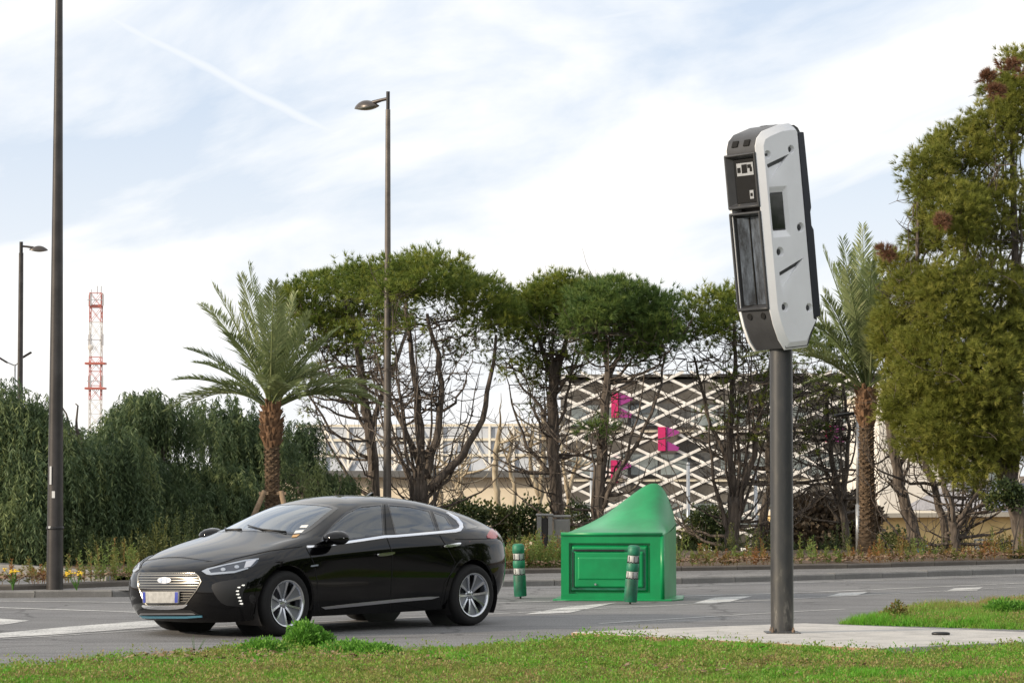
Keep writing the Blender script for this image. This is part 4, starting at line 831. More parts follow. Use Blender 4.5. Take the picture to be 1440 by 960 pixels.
for (px, py, hh, lab) in ((274, 922, .30, 'tall thin grass stalk in front of the car front bumper'), (1224, 874, .12, 'short weed stalk at the left end of the bank')):
    t = thing('grass_stalk', lab, 'plant', G(px, py, .02)); m = MB(); rr = random.Random(px)
    for i in range(4):
        e = Vector((rr.uniform(-.05, .12), rr.uniform(-.05, .05), hh*rr.uniform(.5, 1))); m.tube([(0, 0, 0), e*.5, e], [.004, .003, .0015], 4)
    m.build('blades', MT['fresh_leaf'], t)
# trees beyond the right edge of the view: they are what the glossy car side mirrors
for i, (x, y) in enumerate(((17, 22), (20, 29), (18, 15), (23, 36), (16, 8), (25, 24), (19, 1))):
    rg = np.random.default_rng(100+i); t = thing('roadside_tree', ['broad roadside tree beyond the right edge, opposite the car', 'roadside tree beyond the right edge, near the far kerb', 'roadside tree to the right, level with the slab', 'roadside tree at the far bend of the road', 'roadside tree to the right of the photographer', 'second row roadside tree beyond the right edge', 'roadside tree behind the photographer on the right'][i], 'tree', (x, y, 0), 0, 'trees beyond the right edge')
    V, T = needle_crown([(Vector((0, 0, 3.2)), 3.6, 3.6, 2.6), (Vector((1, 1, 5)), 2.6, 2.6, 2.0), (Vector((0, 0, 1.4)), 3.4, 3.4, 1.6)], 4, .8, 10, 6, .5, .07, rg, -1, .3); link('crown', tri_mesh('crown', V, 3, T), t, MT['pine_dark'])
    MB().tube([(0, 0, -.2), (.1, 0, 2), (0, .1, 4)], [.3, .22, .12], 9).build('trunk', MT['pine_bark'], t, smooth=True)
# ------------------------------------------------------------------ the black car
mat('car_paint', (.0015, .0015, .002), .12, 0, coat=.7, spec=.05)
mat('tyre', (.006, .006, .0065), .85, bump=.2, bscale=80); mat('dark_plastic', (.012, .012, .013), .45); mat('gloss_black', (.004, .004, .005), .08, coat=.6)
mat('alloy', (.60, .62, .66), .22, 1.0); mat('alloy_dark', (.20, .21, .23), .35, .6); mat('chrome', (.82, .83, .86), .12, 1.0); mat('satin_chrome', (.62, .62, .64), .28, 1.0); mat('grille_chrome', (.38, .36, .32), .22, 1.0)
mat('lamp_clear', (.34, .38, .44), .10, .3); mat('lamp_inner', (.10, .11, .13), .2, .8); mat('sticker_ochre', (.5, .3, .12), .5); mat('tail_red', (.36, .008, .012), .15, coat=.5); mat('blue_trim', (.16, .42, .58), .25, .5)
mat('plate_grey', (.36, .36, .35), .5, noise=.2, nscale=20); mat('plate_blue', (.03, .05, .32), .4); mat('seat_fabric', (.07, .07, .075), .8); mat('seat_light', (.30, .29, .27), .8); mat('disc', (.25, .25, .26), .4, .8)
def lamp_mat():
    m, N, L, b = node_mat('running_light'); b.inputs['Base Color'].default_value = (.9, .9, .85, 1); b.inputs['Emission Color'].default_value = (1, .95, .85, 1); b.inputs['Emission Strength'].default_value = .5
lamp_mat()
def car_glass(name, tint, tr):
    m, N, L, b = node_mat(name); out = N['Material Output']; N.remove(b)
    g = N.new('ShaderNodeBsdfGlossy'); g.inputs['Roughness'].default_value = .02; g.inputs[0].default_value = (.9, .95, 1, 1)
    t = N.new('ShaderNodeBsdfTransparent'); t.inputs[0].default_value = (*tint, 1); fr = N.new('ShaderNodeFresnel'); fr.inputs[0].default_value = 1.5
    ad = N.new('ShaderNodeMath'); ad.operation = 'MULTIPLY_ADD'; ad.inputs[1].default_value = 1.5; ad.inputs[2].default_value = tr; ad.use_clamp = True; L.new(fr.outputs[0], ad.inputs[0])
    mx = N.new('ShaderNodeMixShader'); L.new(ad.outputs[0], mx.inputs[0]); L.new(t.outputs[0], mx.inputs[1]); L.new(g.outputs[0], mx.inputs[2]); L.new(mx.outputs[0], out.inputs[0])
car_glass('windscreen_glass', (.36, .43, .47), .10); car_glass('side_glass', (.09, .13, .18), .05)
RINGS = [
 [(2.10,0,.145),(2.08,.35,.145),(1.98,.62,.15),(1.82,.76,.16),(1.67,.81,.175),(1.35,.82,.19),(1.0,.82,.18),(.7,.82,.18),(0,.82,.18),(-.7,.82,.18),(-1.0,.82,.19),(-1.35,.82,.22),(-1.75,.78,.26),(-2.05,.62,.28),(-2.13,.3,.28),(-2.15,0,.28)],
 [(2.22,0,.215),(2.19,.36,.215),(2.09,.66,.23),(1.88,.83,.30),(1.66,.885,.32),(1.35,.895,.34),(1.0,.885,.31),(.7,.875,.29),(0,.87,.28),(-.7,.875,.29),(-1.0,.89,.31),(-1.35,.90,.36),(-1.75,.86,.38),(-2.10,.70,.38),(-2.20,.3,.38),(-2.22,0,.38)],
 [(2.24,0,.45),(2.215,.36,.45),(2.12,.68,.46),(1.92,.85,.49),(1.66,.91,.53),(1.35,.92,.58),(1.0,.90,.56),(.7,.885,.55),(0,.885,.55),(-.7,.895,.56),(-1.0,.91,.58),(-1.35,.92,.62),(-1.75,.89,.66),(-2.14,.72,.64),(-2.24,.3,.60),(-2.26,0,.60)],
 [(2.215,0,.62),(2.19,.35,.62),(2.09,.63,.63),(1.90,.81,.66),(1.66,.88,.71),(1.35,.905,.77),(1.0,.895,.78),(.7,.89,.79),(0,.888,.82),(-.7,.893,.85),(-1.0,.90,.87),(-1.35,.895,.89),(-1.75,.85,.90),(-2.14,.69,.86),(-2.22,.3,.84),(-2.24,0,.84)],
 [(2.15,0,.71),(2.12,.33,.715),(2.01,.57,.73),(1.83,.71,.77),(1.62,.78,.82),(1.35,.815,.875),(1.05,.825,.915),(.7,.835,.94),(0,.845,.97),(-.7,.845,.995),(-1.0,.835,1.0),(-1.35,.81,1.0),(-1.75,.76,.99),(-2.13,.62,.96),(-2.20,.3,.97),(-2.21,0,.97)],
 [(1.70,0,.885),(1.67,.27,.88),(1.60,.45,.875),(1.48,.57,.885),(1.34,.645,.91),(1.16,.695,.945),(.99,.745,.965),(.67,.79,.985),(0,.805,1.01),(-.7,.80,1.035),(-1.0,.785,1.04),(-1.35,.755,1.04),(-1.75,.70,1.025),(-2.12,.56,.995),(-2.17,.28,1.005),(-2.18,0,1.01)],
 [(1.13,0,1.005),(1.11,.25,1.0),(1.07,.42,.99),(1.02,.55,.985),(.96,.63,.985),(.89,.69,.99),(.81,.735,.998),(.62,.77,1.02),(0,.78,1.05),(-.7,.765,1.07),(-1.0,.745,1.075),(-1.35,.705,1.07),(-1.75,.63,1.055),(-2.08,.50,1.035),(-2.12,.26,1.05),(-2.13,0,1.055)],
 [(.70,0,1.21),(.69,.22,1.205),(.66,.38,1.20),(.62,.50,1.19),(.57,.565,1.18),(.51,.61,1.175),(.44,.645,1.18),(.3,.67,1.20),(-.1,.685,1.225),(-.7,.67,1.225),(-1.0,.65,1.205),(-1.35,.61,1.165),(-1.7,.555,1.12),(-1.93,.45,1.115),(-1.97,.25,1.125),(-1.97,0,1.13)],
 [(.27,0,1.375),(.26,.20,1.37),(.24,.34,1.36),(.20,.44,1.35),(.16,.49,1.34),(.11,.525,1.335),(.05,.545,1.34),(-.06,.56,1.35),(-.3,.57,1.365),(-.7,.56,1.36),(-1.0,.545,1.33),(-1.3,.51,1.275),(-1.55,.46,1.22),(-1.69,.37,1.215),(-1.72,.2,1.225),(-1.72,0,1.23)],
 [(.02,0,1.425),(.01,.12,1.423),(0,.2,1.42),(-.02,.26,1.415),(-.05,.3,1.41),(-.08,.32,1.41),(-.12,.33,1.415),(-.2,.34,1.425),(-.4,.35,1.432),(-.7,.345,1.42),(-.95,.335,1.39),(-1.15,.32,1.35),(-1.35,.28,1.31),(-1.45,.22,1.30),(-1.47,.12,1.305),(-1.47,0,1.305)],
 [(-.12,0,1.438),(-.122,0.001,1.438),(-.125,.001,1.438),(-.13,.001,1.438),(-.15,.001,1.438),(-.18,.001,1.44),(-.22,.001,1.44),(-.30,.001,1.445),(-.47,.001,1.447),(-.7,.001,1.437),(-.9,.001,1.412),(-1.05,.001,1.385),(-1.2,.001,1.355),(-1.27,.001,1.342),(-1.29,.001,1.34),(-1.30,0,1.34)]]
RINGS = [[(x, y, z if z < 1.0 else 1.0+(z-1.0)*.875) for x, y, z in r] for r in RINGS]
def make_shell():
    bm = bmesh.new(); grid = []
    for r in RINGS:
        row = []
        for side in (1, -1):
            seq = r if side == 1 else r[::-1][1:-1]
            for p in seq: row.append(bm.verts.new((p[0], (0 if abs(p[1]) < .002 else p[1])*side, p[2])))
        grid.append(row)
    n = len(grid[0])
    for a, b in zip(grid[:-1], grid[1:]):
        for i in range(n): bm.faces.new([a[i], a[(i+1) % n], b[(i+1) % n], b[i]])
    bmesh.ops.remove_doubles(bm, verts=grid[-1], dist=.004)
    bmesh.ops.remove_doubles(bm, verts=[v for v in bm.verts if v.co.z > 1.3 and abs(v.co.y) < .002], dist=.02)
    bmesh.ops.dissolve_degenerate(bm, edges=bm.edges[:], dist=1e-5); bmesh.ops.recalc_face_normals(bm, faces=bm.faces[:])
    cr = bm.edges.layers.float.get('crease_edge') or bm.edges.layers.float.new('crease_edge')
    for e in bm.edges:
        a, b = e.verts
        for ri, amt in ((3, .45), (5, .35)):
            for p, q in zip(RINGS[ri][4:13], RINGS[ri][5:14]):
                for v, w in ((a, b), (b, a)):
                    if (Vector((abs(v.co.x-p[0]), abs(v.co.y)-p[1], v.co.z-p[2])).length < .001) and (Vector((abs(w.co.x-q[0]), abs(w.co.y)-q[1], w.co.z-q[2])).length < .001): e[cr] = amt
    me = bpy.data.meshes.new('shell'); bm.to_mesh(me); bm.free()
    o = bpy.data.objects.new('tmp_shell', me); C.objects.link(o); s = o.modifiers.new('s', 'SUBSURF'); s.levels = 4; s.render_levels = 4
    dg = bpy.context.evaluated_depsgraph_get(); ev = o.evaluated_get(dg); out = bpy.data.meshes.new_from_object(ev); bpy.data.objects.remove(o); return out
SH = make_shell(); SH.calc_loop_triangles()
SV = [v.co.copy() for v in SH.vertices]; SP = [tuple(p.vertices) for p in SH.polygons]
SN = [v.normal.copy() for v in SH.vertices]
if sum(SN[i].dot(SV[i]-Vector((0, 0, .8))) for i in range(0, len(SV), 50)) < 0: SN = [-n for n in SN]
BV = BVHTree.FromPolygons(SV, SP)
TRI = [tuple(t.vertices) for t in SH.loop_triangles]; BT = BVHTree.FromPolygons(SV, TRI)
def snorm(p, ti):
    a, b, c = [SV[i] for i in TRI[ti]]; v0 = b-a; v1 = c-a; v2 = p-a; d00 = v0.dot(v0); d01 = v0.dot(v1); d11 = v1.dot(v1); d20 = v2.dot(v0); d21 = v2.dot(v1); dn = d00*d11-d01*d01
    if abs(dn) < 1e-14: return SN[TRI[ti][0]]
    v = (d11*d20-d01*d21)/dn; w = (d00*d21-d01*d20)/dn; return (SN[TRI[ti][0]]*(1-v-w)+SN[TRI[ti][1]]*v+SN[TRI[ti][2]]*w).normalized()
def cast(o, d):
    h = BT.ray_cast(o, d)
    if h[0] is None: return None
    return h[0], snorm(h[0], h[2])
Pf = G(404, 894); Pr = G(661.5, 879.3); hd = (Pf-Pr).normalized(); nl_ = Vector((-hd.y, hd.x, 0)); mid = Pf.lerp(Pr, .5)-nl_*.87
CAR = thing('parked_car' if False else 'car', 'glossy black five door hatchback driving left on the grey road', 'car', (mid.x, mid.y, 0), math.atan2(hd.y, hd.x))
CM = Matrix.Translation((mid.x, mid.y, 0))@Matrix.Rotation(math.atan2(hd.y, hd.x), 4, 'Z'); CI = CM.inverted()
CAMV = CI@Vector((0, 0, H))
def pcast(px, py):
    d = (CI.to_3x3()@ray(px, py)).normalized(); r = cast(CAMV, d)
    if r: return r
    q = CAMV+d*(CI@Vector((mid.x, mid.y, 0))-CAMV).length; h = BT.find_nearest(q); return h[0], snorm(h[0], h[2])
def dense(poly, step):
    out = []
    for a, b in zip(poly, poly[1:]+poly[:1]):
        n = max(1, int(math.hypot(b[0]-a[0], b[1]-a[1])/step)); out += [(a[0]+(b[0]-a[0])*i/n, a[1]+(b[1]-a[1])*i/n) for i in range(n)]
    return out
def smoothp(poly, it=2, keep=()):
    for _ in range(it):
        out = []; n = len(poly)
        for i in range(n):
            a, b = poly[i], poly[(i+1) % n]; out += [(a[0]*.75+b[0]*.25, a[1]*.75+b[1]*.25), (a[0]*.25+b[0]*.75, a[1]*.25+b[1]*.75)]
        poly = out
    return poly
def patch(name, poly, fn, m_, off=.004, thick=.012, step=4.0, parent=None, mirror=False, hole=None, rnd=0, label=None):
    """poly in 2D; fn maps a 2D point to (location, normal) on the shell; a skin with a folded-in rim"""
    if rnd: poly = smoothp(poly, rnd)
    poly = dense(poly, step); n = len(poly); pts = list(poly); ed = [(i, (i+1) % n) for i in range(n)]
    if hole:
        hole = dense(smoothp(hole, rnd) if rnd else hole, step); nh = len(hole); pts += hole; ed += [(n+i, n+(i+1) % nh) for i in range(nh)]
    x0, x1 = min(p[0] for p in poly), max(p[0] for p in poly); y0, y1 = min(p[1] for p in poly), max(p[1] for p in poly)
    gx, gy = np.meshgrid(np.arange(x0+step*.5, x1, step), np.arange(y0+step*.5, y1, step)); gx = gx.ravel(); gy = gy.ravel(); k = in_poly(poly, gx, gy) & (edge_dist(poly, gx, gy) > step*.45)
    if hole: k &= ~in_poly(hole, gx, gy) & (edge_dist(hole, gx, gy) > step*.45)
    pts += list(zip(gx[k].tolist(), gy[k].tolist()))
    r = delaunay_2d_cdt([Vector(p) for p in pts], ed, [], 1 if not hole else 0, 1e-7)
    vs = [tuple(v) for v in r[0]]; fs = [tuple(f) for f in r[2]]
    if hole:
        cx = np.array([sum(vs[i][0] for i in f)/len(f) for f in fs]); cy = np.array([sum(vs[i][1] for i in f)/len(f) for f in fs]); kk = in_poly(poly, cx, cy) & ~in_poly(hole, cx, cy); fs = [f for f, q in zip(fs, kk) if q]
    loc = []; nor = []
    for v in vs:
        q = fn(*v); loc.append(q[0]+q[1]*off); nor.append(q[1])
    out = []
    for sgn in ((1, -1) if mirror else (1,)):
        P = [Vector((p.x, p.y*sgn, p.z)) for p in loc]; Nn = [Vector((p.x, p.y*sgn, p.z)) for p in nor]; F_ = []
        for f in fs:
            g = (P[f[1]]-P[f[0]]).cross(P[f[2]]-P[f[0]]); F_.append(f if g.dot(Nn[f[0]]) > 0 else f[::-1])
        cnt = {}
        for f in F_:
            for i in range(len(f)): cnt[(f[i], f[(i+1) % len(f)])] = 1
        bd = [e for e in cnt if (e[1], e[0]) not in cnt]; b = len(P); idx = {}; P2 = list(P); N2 = list(Nn)
        for e in bd:
            for i in e:
                if i not in idx: idx[i] = len(P2); P2.append(P[i]-Nn[i]*thick); N2.append(Nn[i])
        F2 = F_+[(e[1], e[0], idx[e[0]], idx[e[1]]) for e in bd]
        me = bpy.data.meshes.new(name); me.from_pydata(P2, [], F2); me.shade_smooth(); me.normals_split_custom_set_from_vertices(N2)
        o = link(name, me, parent if parent is not None and not isinstance(parent, list) else (parent[0 if sgn == 1 else 1] if parent else CAR), MT[m_])
        if label: o['label'] = label
        out.append(o)
    return out
def side_fn(x, z):
    r = cast(Vector((x, 3, z)), Vector((0, -1, 0)))
    if r: return r
    h = BT.find_nearest(Vector((x, .9, z))); return h[0], snorm(h[0], h[2])
def front_fn(y, z):
    z -= .028*min(1, max(0, (z-.24)/.06))
    r = cast(Vector((4, y, z)), Vector((-1, 0, 0))); 
    if r: return r
    h = BT.find_nearest(Vector((2.2, y, z))); return h[0], snorm(h[0], h[2])
# photograph outlines of the near side
WIN1 = [(446, 768), (455, 752), (470, 735), (487, 720), (508, 711), (537, 708.5), (540, 752.5), (500, 758)]
WIN2 = [(545, 708.5), (575, 711), (604, 717.5), (614, 747), (556, 752)]
WIN3 = [(608, 718.5), (626, 725), (637, 742.5), (618, 746)]
WS = [(289, 759), (318, 739), (352, 719), (378, 709.5), (410, 706), (450, 706.5), (478, 708.5), (462, 722), (442, 742), (428, 757), (402, 760), (345, 760)]
def box_poly(x0, z0, x1, z1): return [(x0, z0), (x1, z0), (x1, z1), (x0, z1)]
def shrink(poly, d):
    out = []; n = len(poly); area = sum(poly[i][0]*poly[(i+1) % n][1]-poly[(i+1) % n][0]*poly[i][1] for i in range(n)); s = 1 if area > 0 else -1
    for i in range(n):
        p, c, q = poly[i-1], poly[i], poly[(i+1) % n]; e1 = (c[0]-p[0], c[1]-p[1]); e2 = (q[0]-c[0], q[1]-c[1]); l1 = math.hypot(*e1) or 1; l2 = math.hypot(*e2) or 1
        n1 = (-e1[1]/l1*s, e1[0]/l1*s); n2 = (-e2[1]/l2*s, e2[0]/l2*s); nx, ny = n1[0]+n2[0], n1[1]+n2[1]; ll = max(.35, (nx*nx+ny*ny)/2); out.append((c[0]+nx*d/ll, c[1]+ny*d/ll))
    return out
# shell with openings for wheels and windows (edges hidden under rims)
AR = .375; AX = ((1.35, .33), (-1.35, .33))
proj = []
CMl = CM
def to_px(p):
    w = CMl@p; w = w-Vector((0, 0, H)); c = math.cos(PITCH); s = math.sin(PITCH); dy = w.y*c+w.z*s; dz = -w.y*s+w.z*c; return 720+F*w.x/dy, 480-F*dz/dy
def build_body():
    cen = np.array([tuple(sum((SV[i] for i in f), Vector())/len(f)) for f in SP]); nor = np.array([tuple(sum((SN[i] for i in f), Vector())/len(f)) for f in SP])
    rem = np.zeros(len(SP), bool)
    for ax, az in AX: rem |= (np.hypot(cen[:, 0]-ax, cen[:, 2]-az) < AR+.012) & (np.abs(cen[:, 1]) > .5) & (cen[:, 2] < .8)
    for sgn in (1, -1):
        q = cen.copy(); q[:, 1] *= sgn; pp = np.array([to_px(Vector(c)) for c in q]); sid = (q[:, 1] > .45)
        for poly in (WIN1, WIN2, WIN3): rem |= in_poly(shrink(poly, 2.0), pp[:, 0], pp[:, 1]) & sid & (q[:, 2] > .95) & (nor[:, 1]*sgn > .2)
    rem |= in_poly(WSF_IN, cen[:, 1], cen[:, 0]) & (cen[:, 2] > 1.0) & (nor[:, 2] > 0)
    keep = [f for f, r in zip(SP, rem) if not r]; used = sorted({i for f in keep for i in f}); mp_ = {j: i for i, j in enumerate(used)}
    me = bpy.data.meshes.new('body'); me.from_pydata([SV[i] for i in used], [], [tuple(mp_[i] for i in f) for f in keep]); me.shade_smooth(); me.normals_split_custom_set_from_vertices([SN[i] for i in used])
    return link('body', me, CAR, MT['car_paint'])
def top_fn(y, x):
    r = cast(Vector((x, y, 3)), Vector((0, 0, -1)))
    if r: return r
    h = BT.find_nearest(Vector((x, y, 1.3))); return h[0], snorm(h[0], h[2])
# windscreen outline in plan (y, x)
WSF = [(0, 1.10), (.22, 1.085), (.42, 1.045), (.56, .99), (.655, .90), (.645, .80), (.60, .60), (.545, .40), (.50, .27), (.40, .285), (.20, .31), (0, .315), (-.20, .31), (-.40, .285), (-.50, .27), (-.545, .40), (-.60, .60), (-.645, .80), (-.655, .90), (-.56, .99), (-.42, 1.045), (-.22, 1.085)]
WSF_IN = shrink(WSF, .035)
body = build_body()
patch('windscreen', WSF, top_fn, 'windscreen_glass', off=.001, thick=.004, step=.05)
patch('windscreen_seal', WSF, top_fn, 'gloss_black', off=.004, thick=.01, step=.03, hole=shrink(WSF, .045))
for nm, W_ in (('front_side_window', WIN1), ('rear_side_window', WIN2), ('quarter_window', WIN3)):
    g = patch(nm, W_, pcast, 'side_glass', off=.001, thick=.004, step=6, mirror=True)
    patch('seal', W_, pcast, 'gloss_black', off=.0035, thick=.012, step=3, mirror=True, hole=shrink(W_, 1.6 if nm != 'quarter_window' else 1.4), parent=g)
# wheel arches: lip, liner
for ax, az in AX:
    def ringp(r, a0=0, a1=2*PI, n=48): return [(ax+r*math.cos(a0+(a1-a0)*i/n), az+r*math.sin(a0+(a1-a0)*i/n)) for i in range(n+(a1-a0 < 6))]
    lo = R(-14) if ax > 0 else R(-12); hi = PI-lo
    arc = ringp(AR+.05, lo, hi)+ringp(AR, lo, hi)[::-1]
    patch('arch_lip', arc, side_fn, 'car_paint', off=.006, thick=.03, step=.02, mirror=True)
    for s in (1, -1):
        m = MB(); rows = []
        for y in (.88, .50): rows.append([(ax+(AR+.01)*math.cos(a), s*y, az+(AR+.01)*math.sin(a)) for a in np.linspace(lo-.35, hi+.35, 30)])
        m.grid(rows); m.add([(ax+(AR+.01)*math.cos(a), s*.5, az+(AR+.01)*math.sin(a)) for a in np.linspace(0, 2*PI, 30)[:-1]], [tuple(range(29))]); m.build('arch_liner', MT['dark_plastic'], CAR)
# floor pan and interior
MB().box((0, 0, .21), (3.5, 1.40, .05)).build('underbody', MT['dark_plastic'], CAR, bevel=.02)
MB().box((.85, 0, .86), (.42, 1.36, .14)).build('dashboard', MT['dark_plastic'], CAR, bevel=.05)
m = MB(); m.box((0, 0, .62), (.5, 1.4, .1)); MB().box((-.2, 0, .50), (2.6, 1.5, .08)).build('cabin_floor', MT['seat_fabric'], CAR)
def seat(x, y, rear=False):
    s = thing_part('rear_seat' if rear else 'front_seat'); w = .52 if not rear else 1.25
    o = MB().box((x+.02, y, .66), (.52, w, .16)).build('rear_seat' if rear else 'front_seat', MT['seat_fabric'], CAR, bevel=.05)
    MB().box((x-.26 if not rear else x-.16, y, .98 if not rear else .88), (.14, w, .60 if not rear else .42), ry=R(-14)).build('backrest', MT['seat_fabric'], o, bevel=.05)
    for yy in ((y,) if not rear else (-.38, .38)): MB().box((x-.38 if not rear else x-.20, yy, 1.25 if not rear else 1.12), (.10, .27, .15), ry=R(-10)).build('headrest', MT['seat_fabric'], o, bevel=.04)
def thing_part(n): return None
seat(.05, .37); seat(.05, -.37); seat(-.82, 0, True)
sw = MB(); sw.tube([Vector((.56, .37, .98))+Vector((-.06*math.sin(a)*.9, .185*math.cos(a), .175*math.sin(a))) for a in np.linspace(0, 2*PI, 25)], .015, 6, cap=False); sw.tube([(.56, .19, .98), (.56, .55, .98)], .02, 6); sw.build('steering_wheel', MT['dark_plastic'], CAR, smooth=True)
MB().box((.36, 0, 1.22), (.03, .24, .06), rz=0).build('rear_view_mirror', MT['dark_plastic'], CAR, bevel=.015)
# wheels
def make_wheel(x, y, steer=0, proto=[None]):
    s = 1 if y > 0 else -1
    if proto[0] is None:
        R_ = .327; w_ = .205; ha = w_/2
        hub = MB(); hub.lathe([(.0, -.02), (.055, -.02), (.06, .035), (.04, .05), (0, .052)], 20, (0, 0, 0), 'y', cap=False)
        wh = hub.build('wheel', MT['alloy'], CAR, auto=40)
        t = MB(); t.lathe([(.225, -ha+.01), (.245, -ha), (.285, -ha-.008), (.310, -ha+.008), (.322, -ha+.03), (R_, -ha+.055), (R_, ha-.055), (.322, ha-.03), (.310, ha-.008), (.285, ha+.008), (.245, ha), (.225, ha-.01), (.215, 0), (.225, -ha+.01)], 56, (0, 0, 0), 'y', cap=False)
        t.build('tyre', MT['tyre'], wh, smooth=True)
        r = MB(); r.lathe([(.200, -ha+.01), (.218, .02), (.222, ha-.018), (.235, ha-.006), (.2335, ha+.003), (.222, ha+.002), (.212, ha-.012), (.205, .03), (.19, -ha+.01)], 56, (0, 0, 0), 'y', cap=False); r.build('rim', MT['alloy'], wh, auto=50)
        d = MB(); d.lathe([(.0, -.035), (.15, -.035), (.15, -.02), (0, -.02)], 32, (0, 0, 0), 'y', cap=False); d.build('brake_disc', MT['disc'], wh, auto=40)
        bp = MB(); bp.lathe([(.0, -.06), (.205, -.06), (.205, -.055), (0, -.055)], 32, (0, 0, 0), 'y', cap=False); bp.build('wheel_back', MT['dark_plastic'], wh)
        for k in range(5):
            a = 2*PI*k/5+PI/2
            def P_(rad, da, yy): return (rad*math.cos(a+da), yy, rad*math.sin(a+da))
            ins = MB(); rows_f = []; 
            for rad, hw, yy in ((.06, .20, .050), (.10, .23, .060), (.15, .245, .070), (.19, .25, .079), (.222, .25, .085)): rows_f.append([P_(rad, q*hw, yy-.010) for q in (-1, -.5, 0, .5, 1)])
            ins.grid(rows_f); ins.grid([[(p[0], p[1]-.02, p[2]) for p in rr_] for rr_ in rows_f]); ins.build('insert', MT['alloy_dark'], wh, fixn=False)
            for sg in (-1, 1):
                sp = MB(); pr = []
                for rad, c_, hw, yy in ((.045, .30, .30, .046), (.075, .30, .19, .056), (.11, .31, .125, .066), (.15, .33, .095, .076), (.19, .345, .095, .084), (.226, .355, .115, .090)):
                    pr.append([P_(rad, sg*c_-hw, yy-.012), P_(rad, sg*c_-hw*.8, yy), P_(rad, sg*c_+hw*.8, yy), P_(rad, sg*c_+hw, yy-.012), P_(rad, sg*c_+hw*.9, yy-.04), P_(rad, sg*c_-hw*.9, yy-.04)])
                n6 = 6; vs = [p for q in pr for p in q]; fs = [(i*n6+j, i*n6+(j+1) % n6, (i+1)*n6+(j+1) % n6, (i+1)*n6+j) for i in range(len(pr)-1) for j in range(n6)]; sp.add(vs, fs); sp.build('spoke', MT['alloy'], wh, auto=35)
            nut = MB(); nut.lathe([(.010, .03), (.010, .052), (.006, .058), (0, .058)], 8, (.034*math.cos(a+.63)*1.1, 0, .034*math.sin(a+.63)*1.1), 'y', cap=False); nut.build('wheel_nut', MT['alloy_dark'], wh)
        proto[0] = wh; o = wh
    else: o = copy_tree(proto[0], CAR)
    o.location = (x, y, .327); o.rotation_euler = (0, R(17)*(1 if x > 0 else 2.3), (PI if s < 0 else 0)+steer); return o
make_wheel(1.35, .795, R(2)); make_wheel(-1.35, .795); make_wheel(1.35, -.795, R(2)); make_wheel(-1.35, -.795)
# ---- details traced on the shell
PC = lambda *a, **k: patch(*a, **k)
# chrome line under the windows, sweeping up behind the quarter window
PC('window_trim', [(431, 767.5), (445, 767), (540, 753), (556, 752.3), (614, 747.4), (640, 744.5), (645, 742.5), (646, 738), (641, 731), (630, 722.5), (627, 721), (630, 721), (643, 727.5), (650, 736.5), (651, 742), (648, 746.3), (641, 748), (615, 750), (557, 755), (541, 756), (500, 762), (446, 769.8), (432, 769.8)], pcast, 'chrome', off=.012, thick=.014, step=3, mirror=True)
PC('rear_quarter_panel', [(640, 726), (648, 729), (672, 741), (655, 744), (652, 738)], pcast, 'gloss_black', off=.004, thick=.01, step=4, mirror=True)
# headlight
HL = PC('headlight', [(284, 803), (292, 799.5), (318, 793.5), (345, 787.5), (364, 785), (362, 791), (352, 798.5), (330, 805), (300, 808), (292, 807.5)], pcast, 'lamp_inner', off=.006, thick=.02, step=4, mirror=True, rnd=1)
PC('light_bar', [(284, 803), (292, 799.5), (318, 793.5), (345, 787.5), (364, 785.3), (363, 787), (345, 789.3), (318, 795), (294, 801.2), (297, 805.5), (330, 803), (348, 798), (349, 799.5), (330, 805.3), (298, 808.2), (291, 807.5)], pcast, 'lamp_clear', off=.010, thick=.008, step=2.5, mirror=True, parent=HL)
for (x, y, r) in ((314, 801, 2.6), (333, 797.5, 2.6)):
    PC('projector_lens', [(x+r*1.3*math.cos(a), y+r*.8*math.sin(a)) for a in np.linspace(0, 2*PI, 15)[:-1]], pcast, 'lamp_clear', off=.014, thick=.01, step=2, mirror=True, parent=HL)
PC('reflector', [(346, 790), (361, 787), (352, 796.5), (343, 798.5)], pcast, 'satin_chrome', off=.012, thick=.01, step=3, mirror=True, parent=HL)
# running lights
for (x, y) in ((341.5, 822.5), (335.5, 825.5), (333.5, 830.5), (334, 835), (336, 839.5), (337.5, 844), (339, 848)):
    PC('running_light', [(x-2.3, y+.3), (x-1.2, y-.9), (x+2.0, y-1.1), (x+2.1, y+.2), (x+.8, y+1.0)], pcast, 'running_light', off=.016, thick=.02, step=1.5, mirror=True)
PC('bumper_intake', [(296, 823), (305, 818), (330, 814), (346, 812), (349, 818), (339, 838), (345, 853), (332, 852), (314, 850), (303, 838)], pcast, 'dark_plastic', off=.004, thick=.02, step=4, mirror=True, rnd=1)
PC('fog_lamp', [(350, 836), (356, 835), (360, 840), (359, 847), (354, 848), (350, 843)], pcast, 'gloss_black', off=.006, thick=.02, step=3, mirror=True, rnd=1)
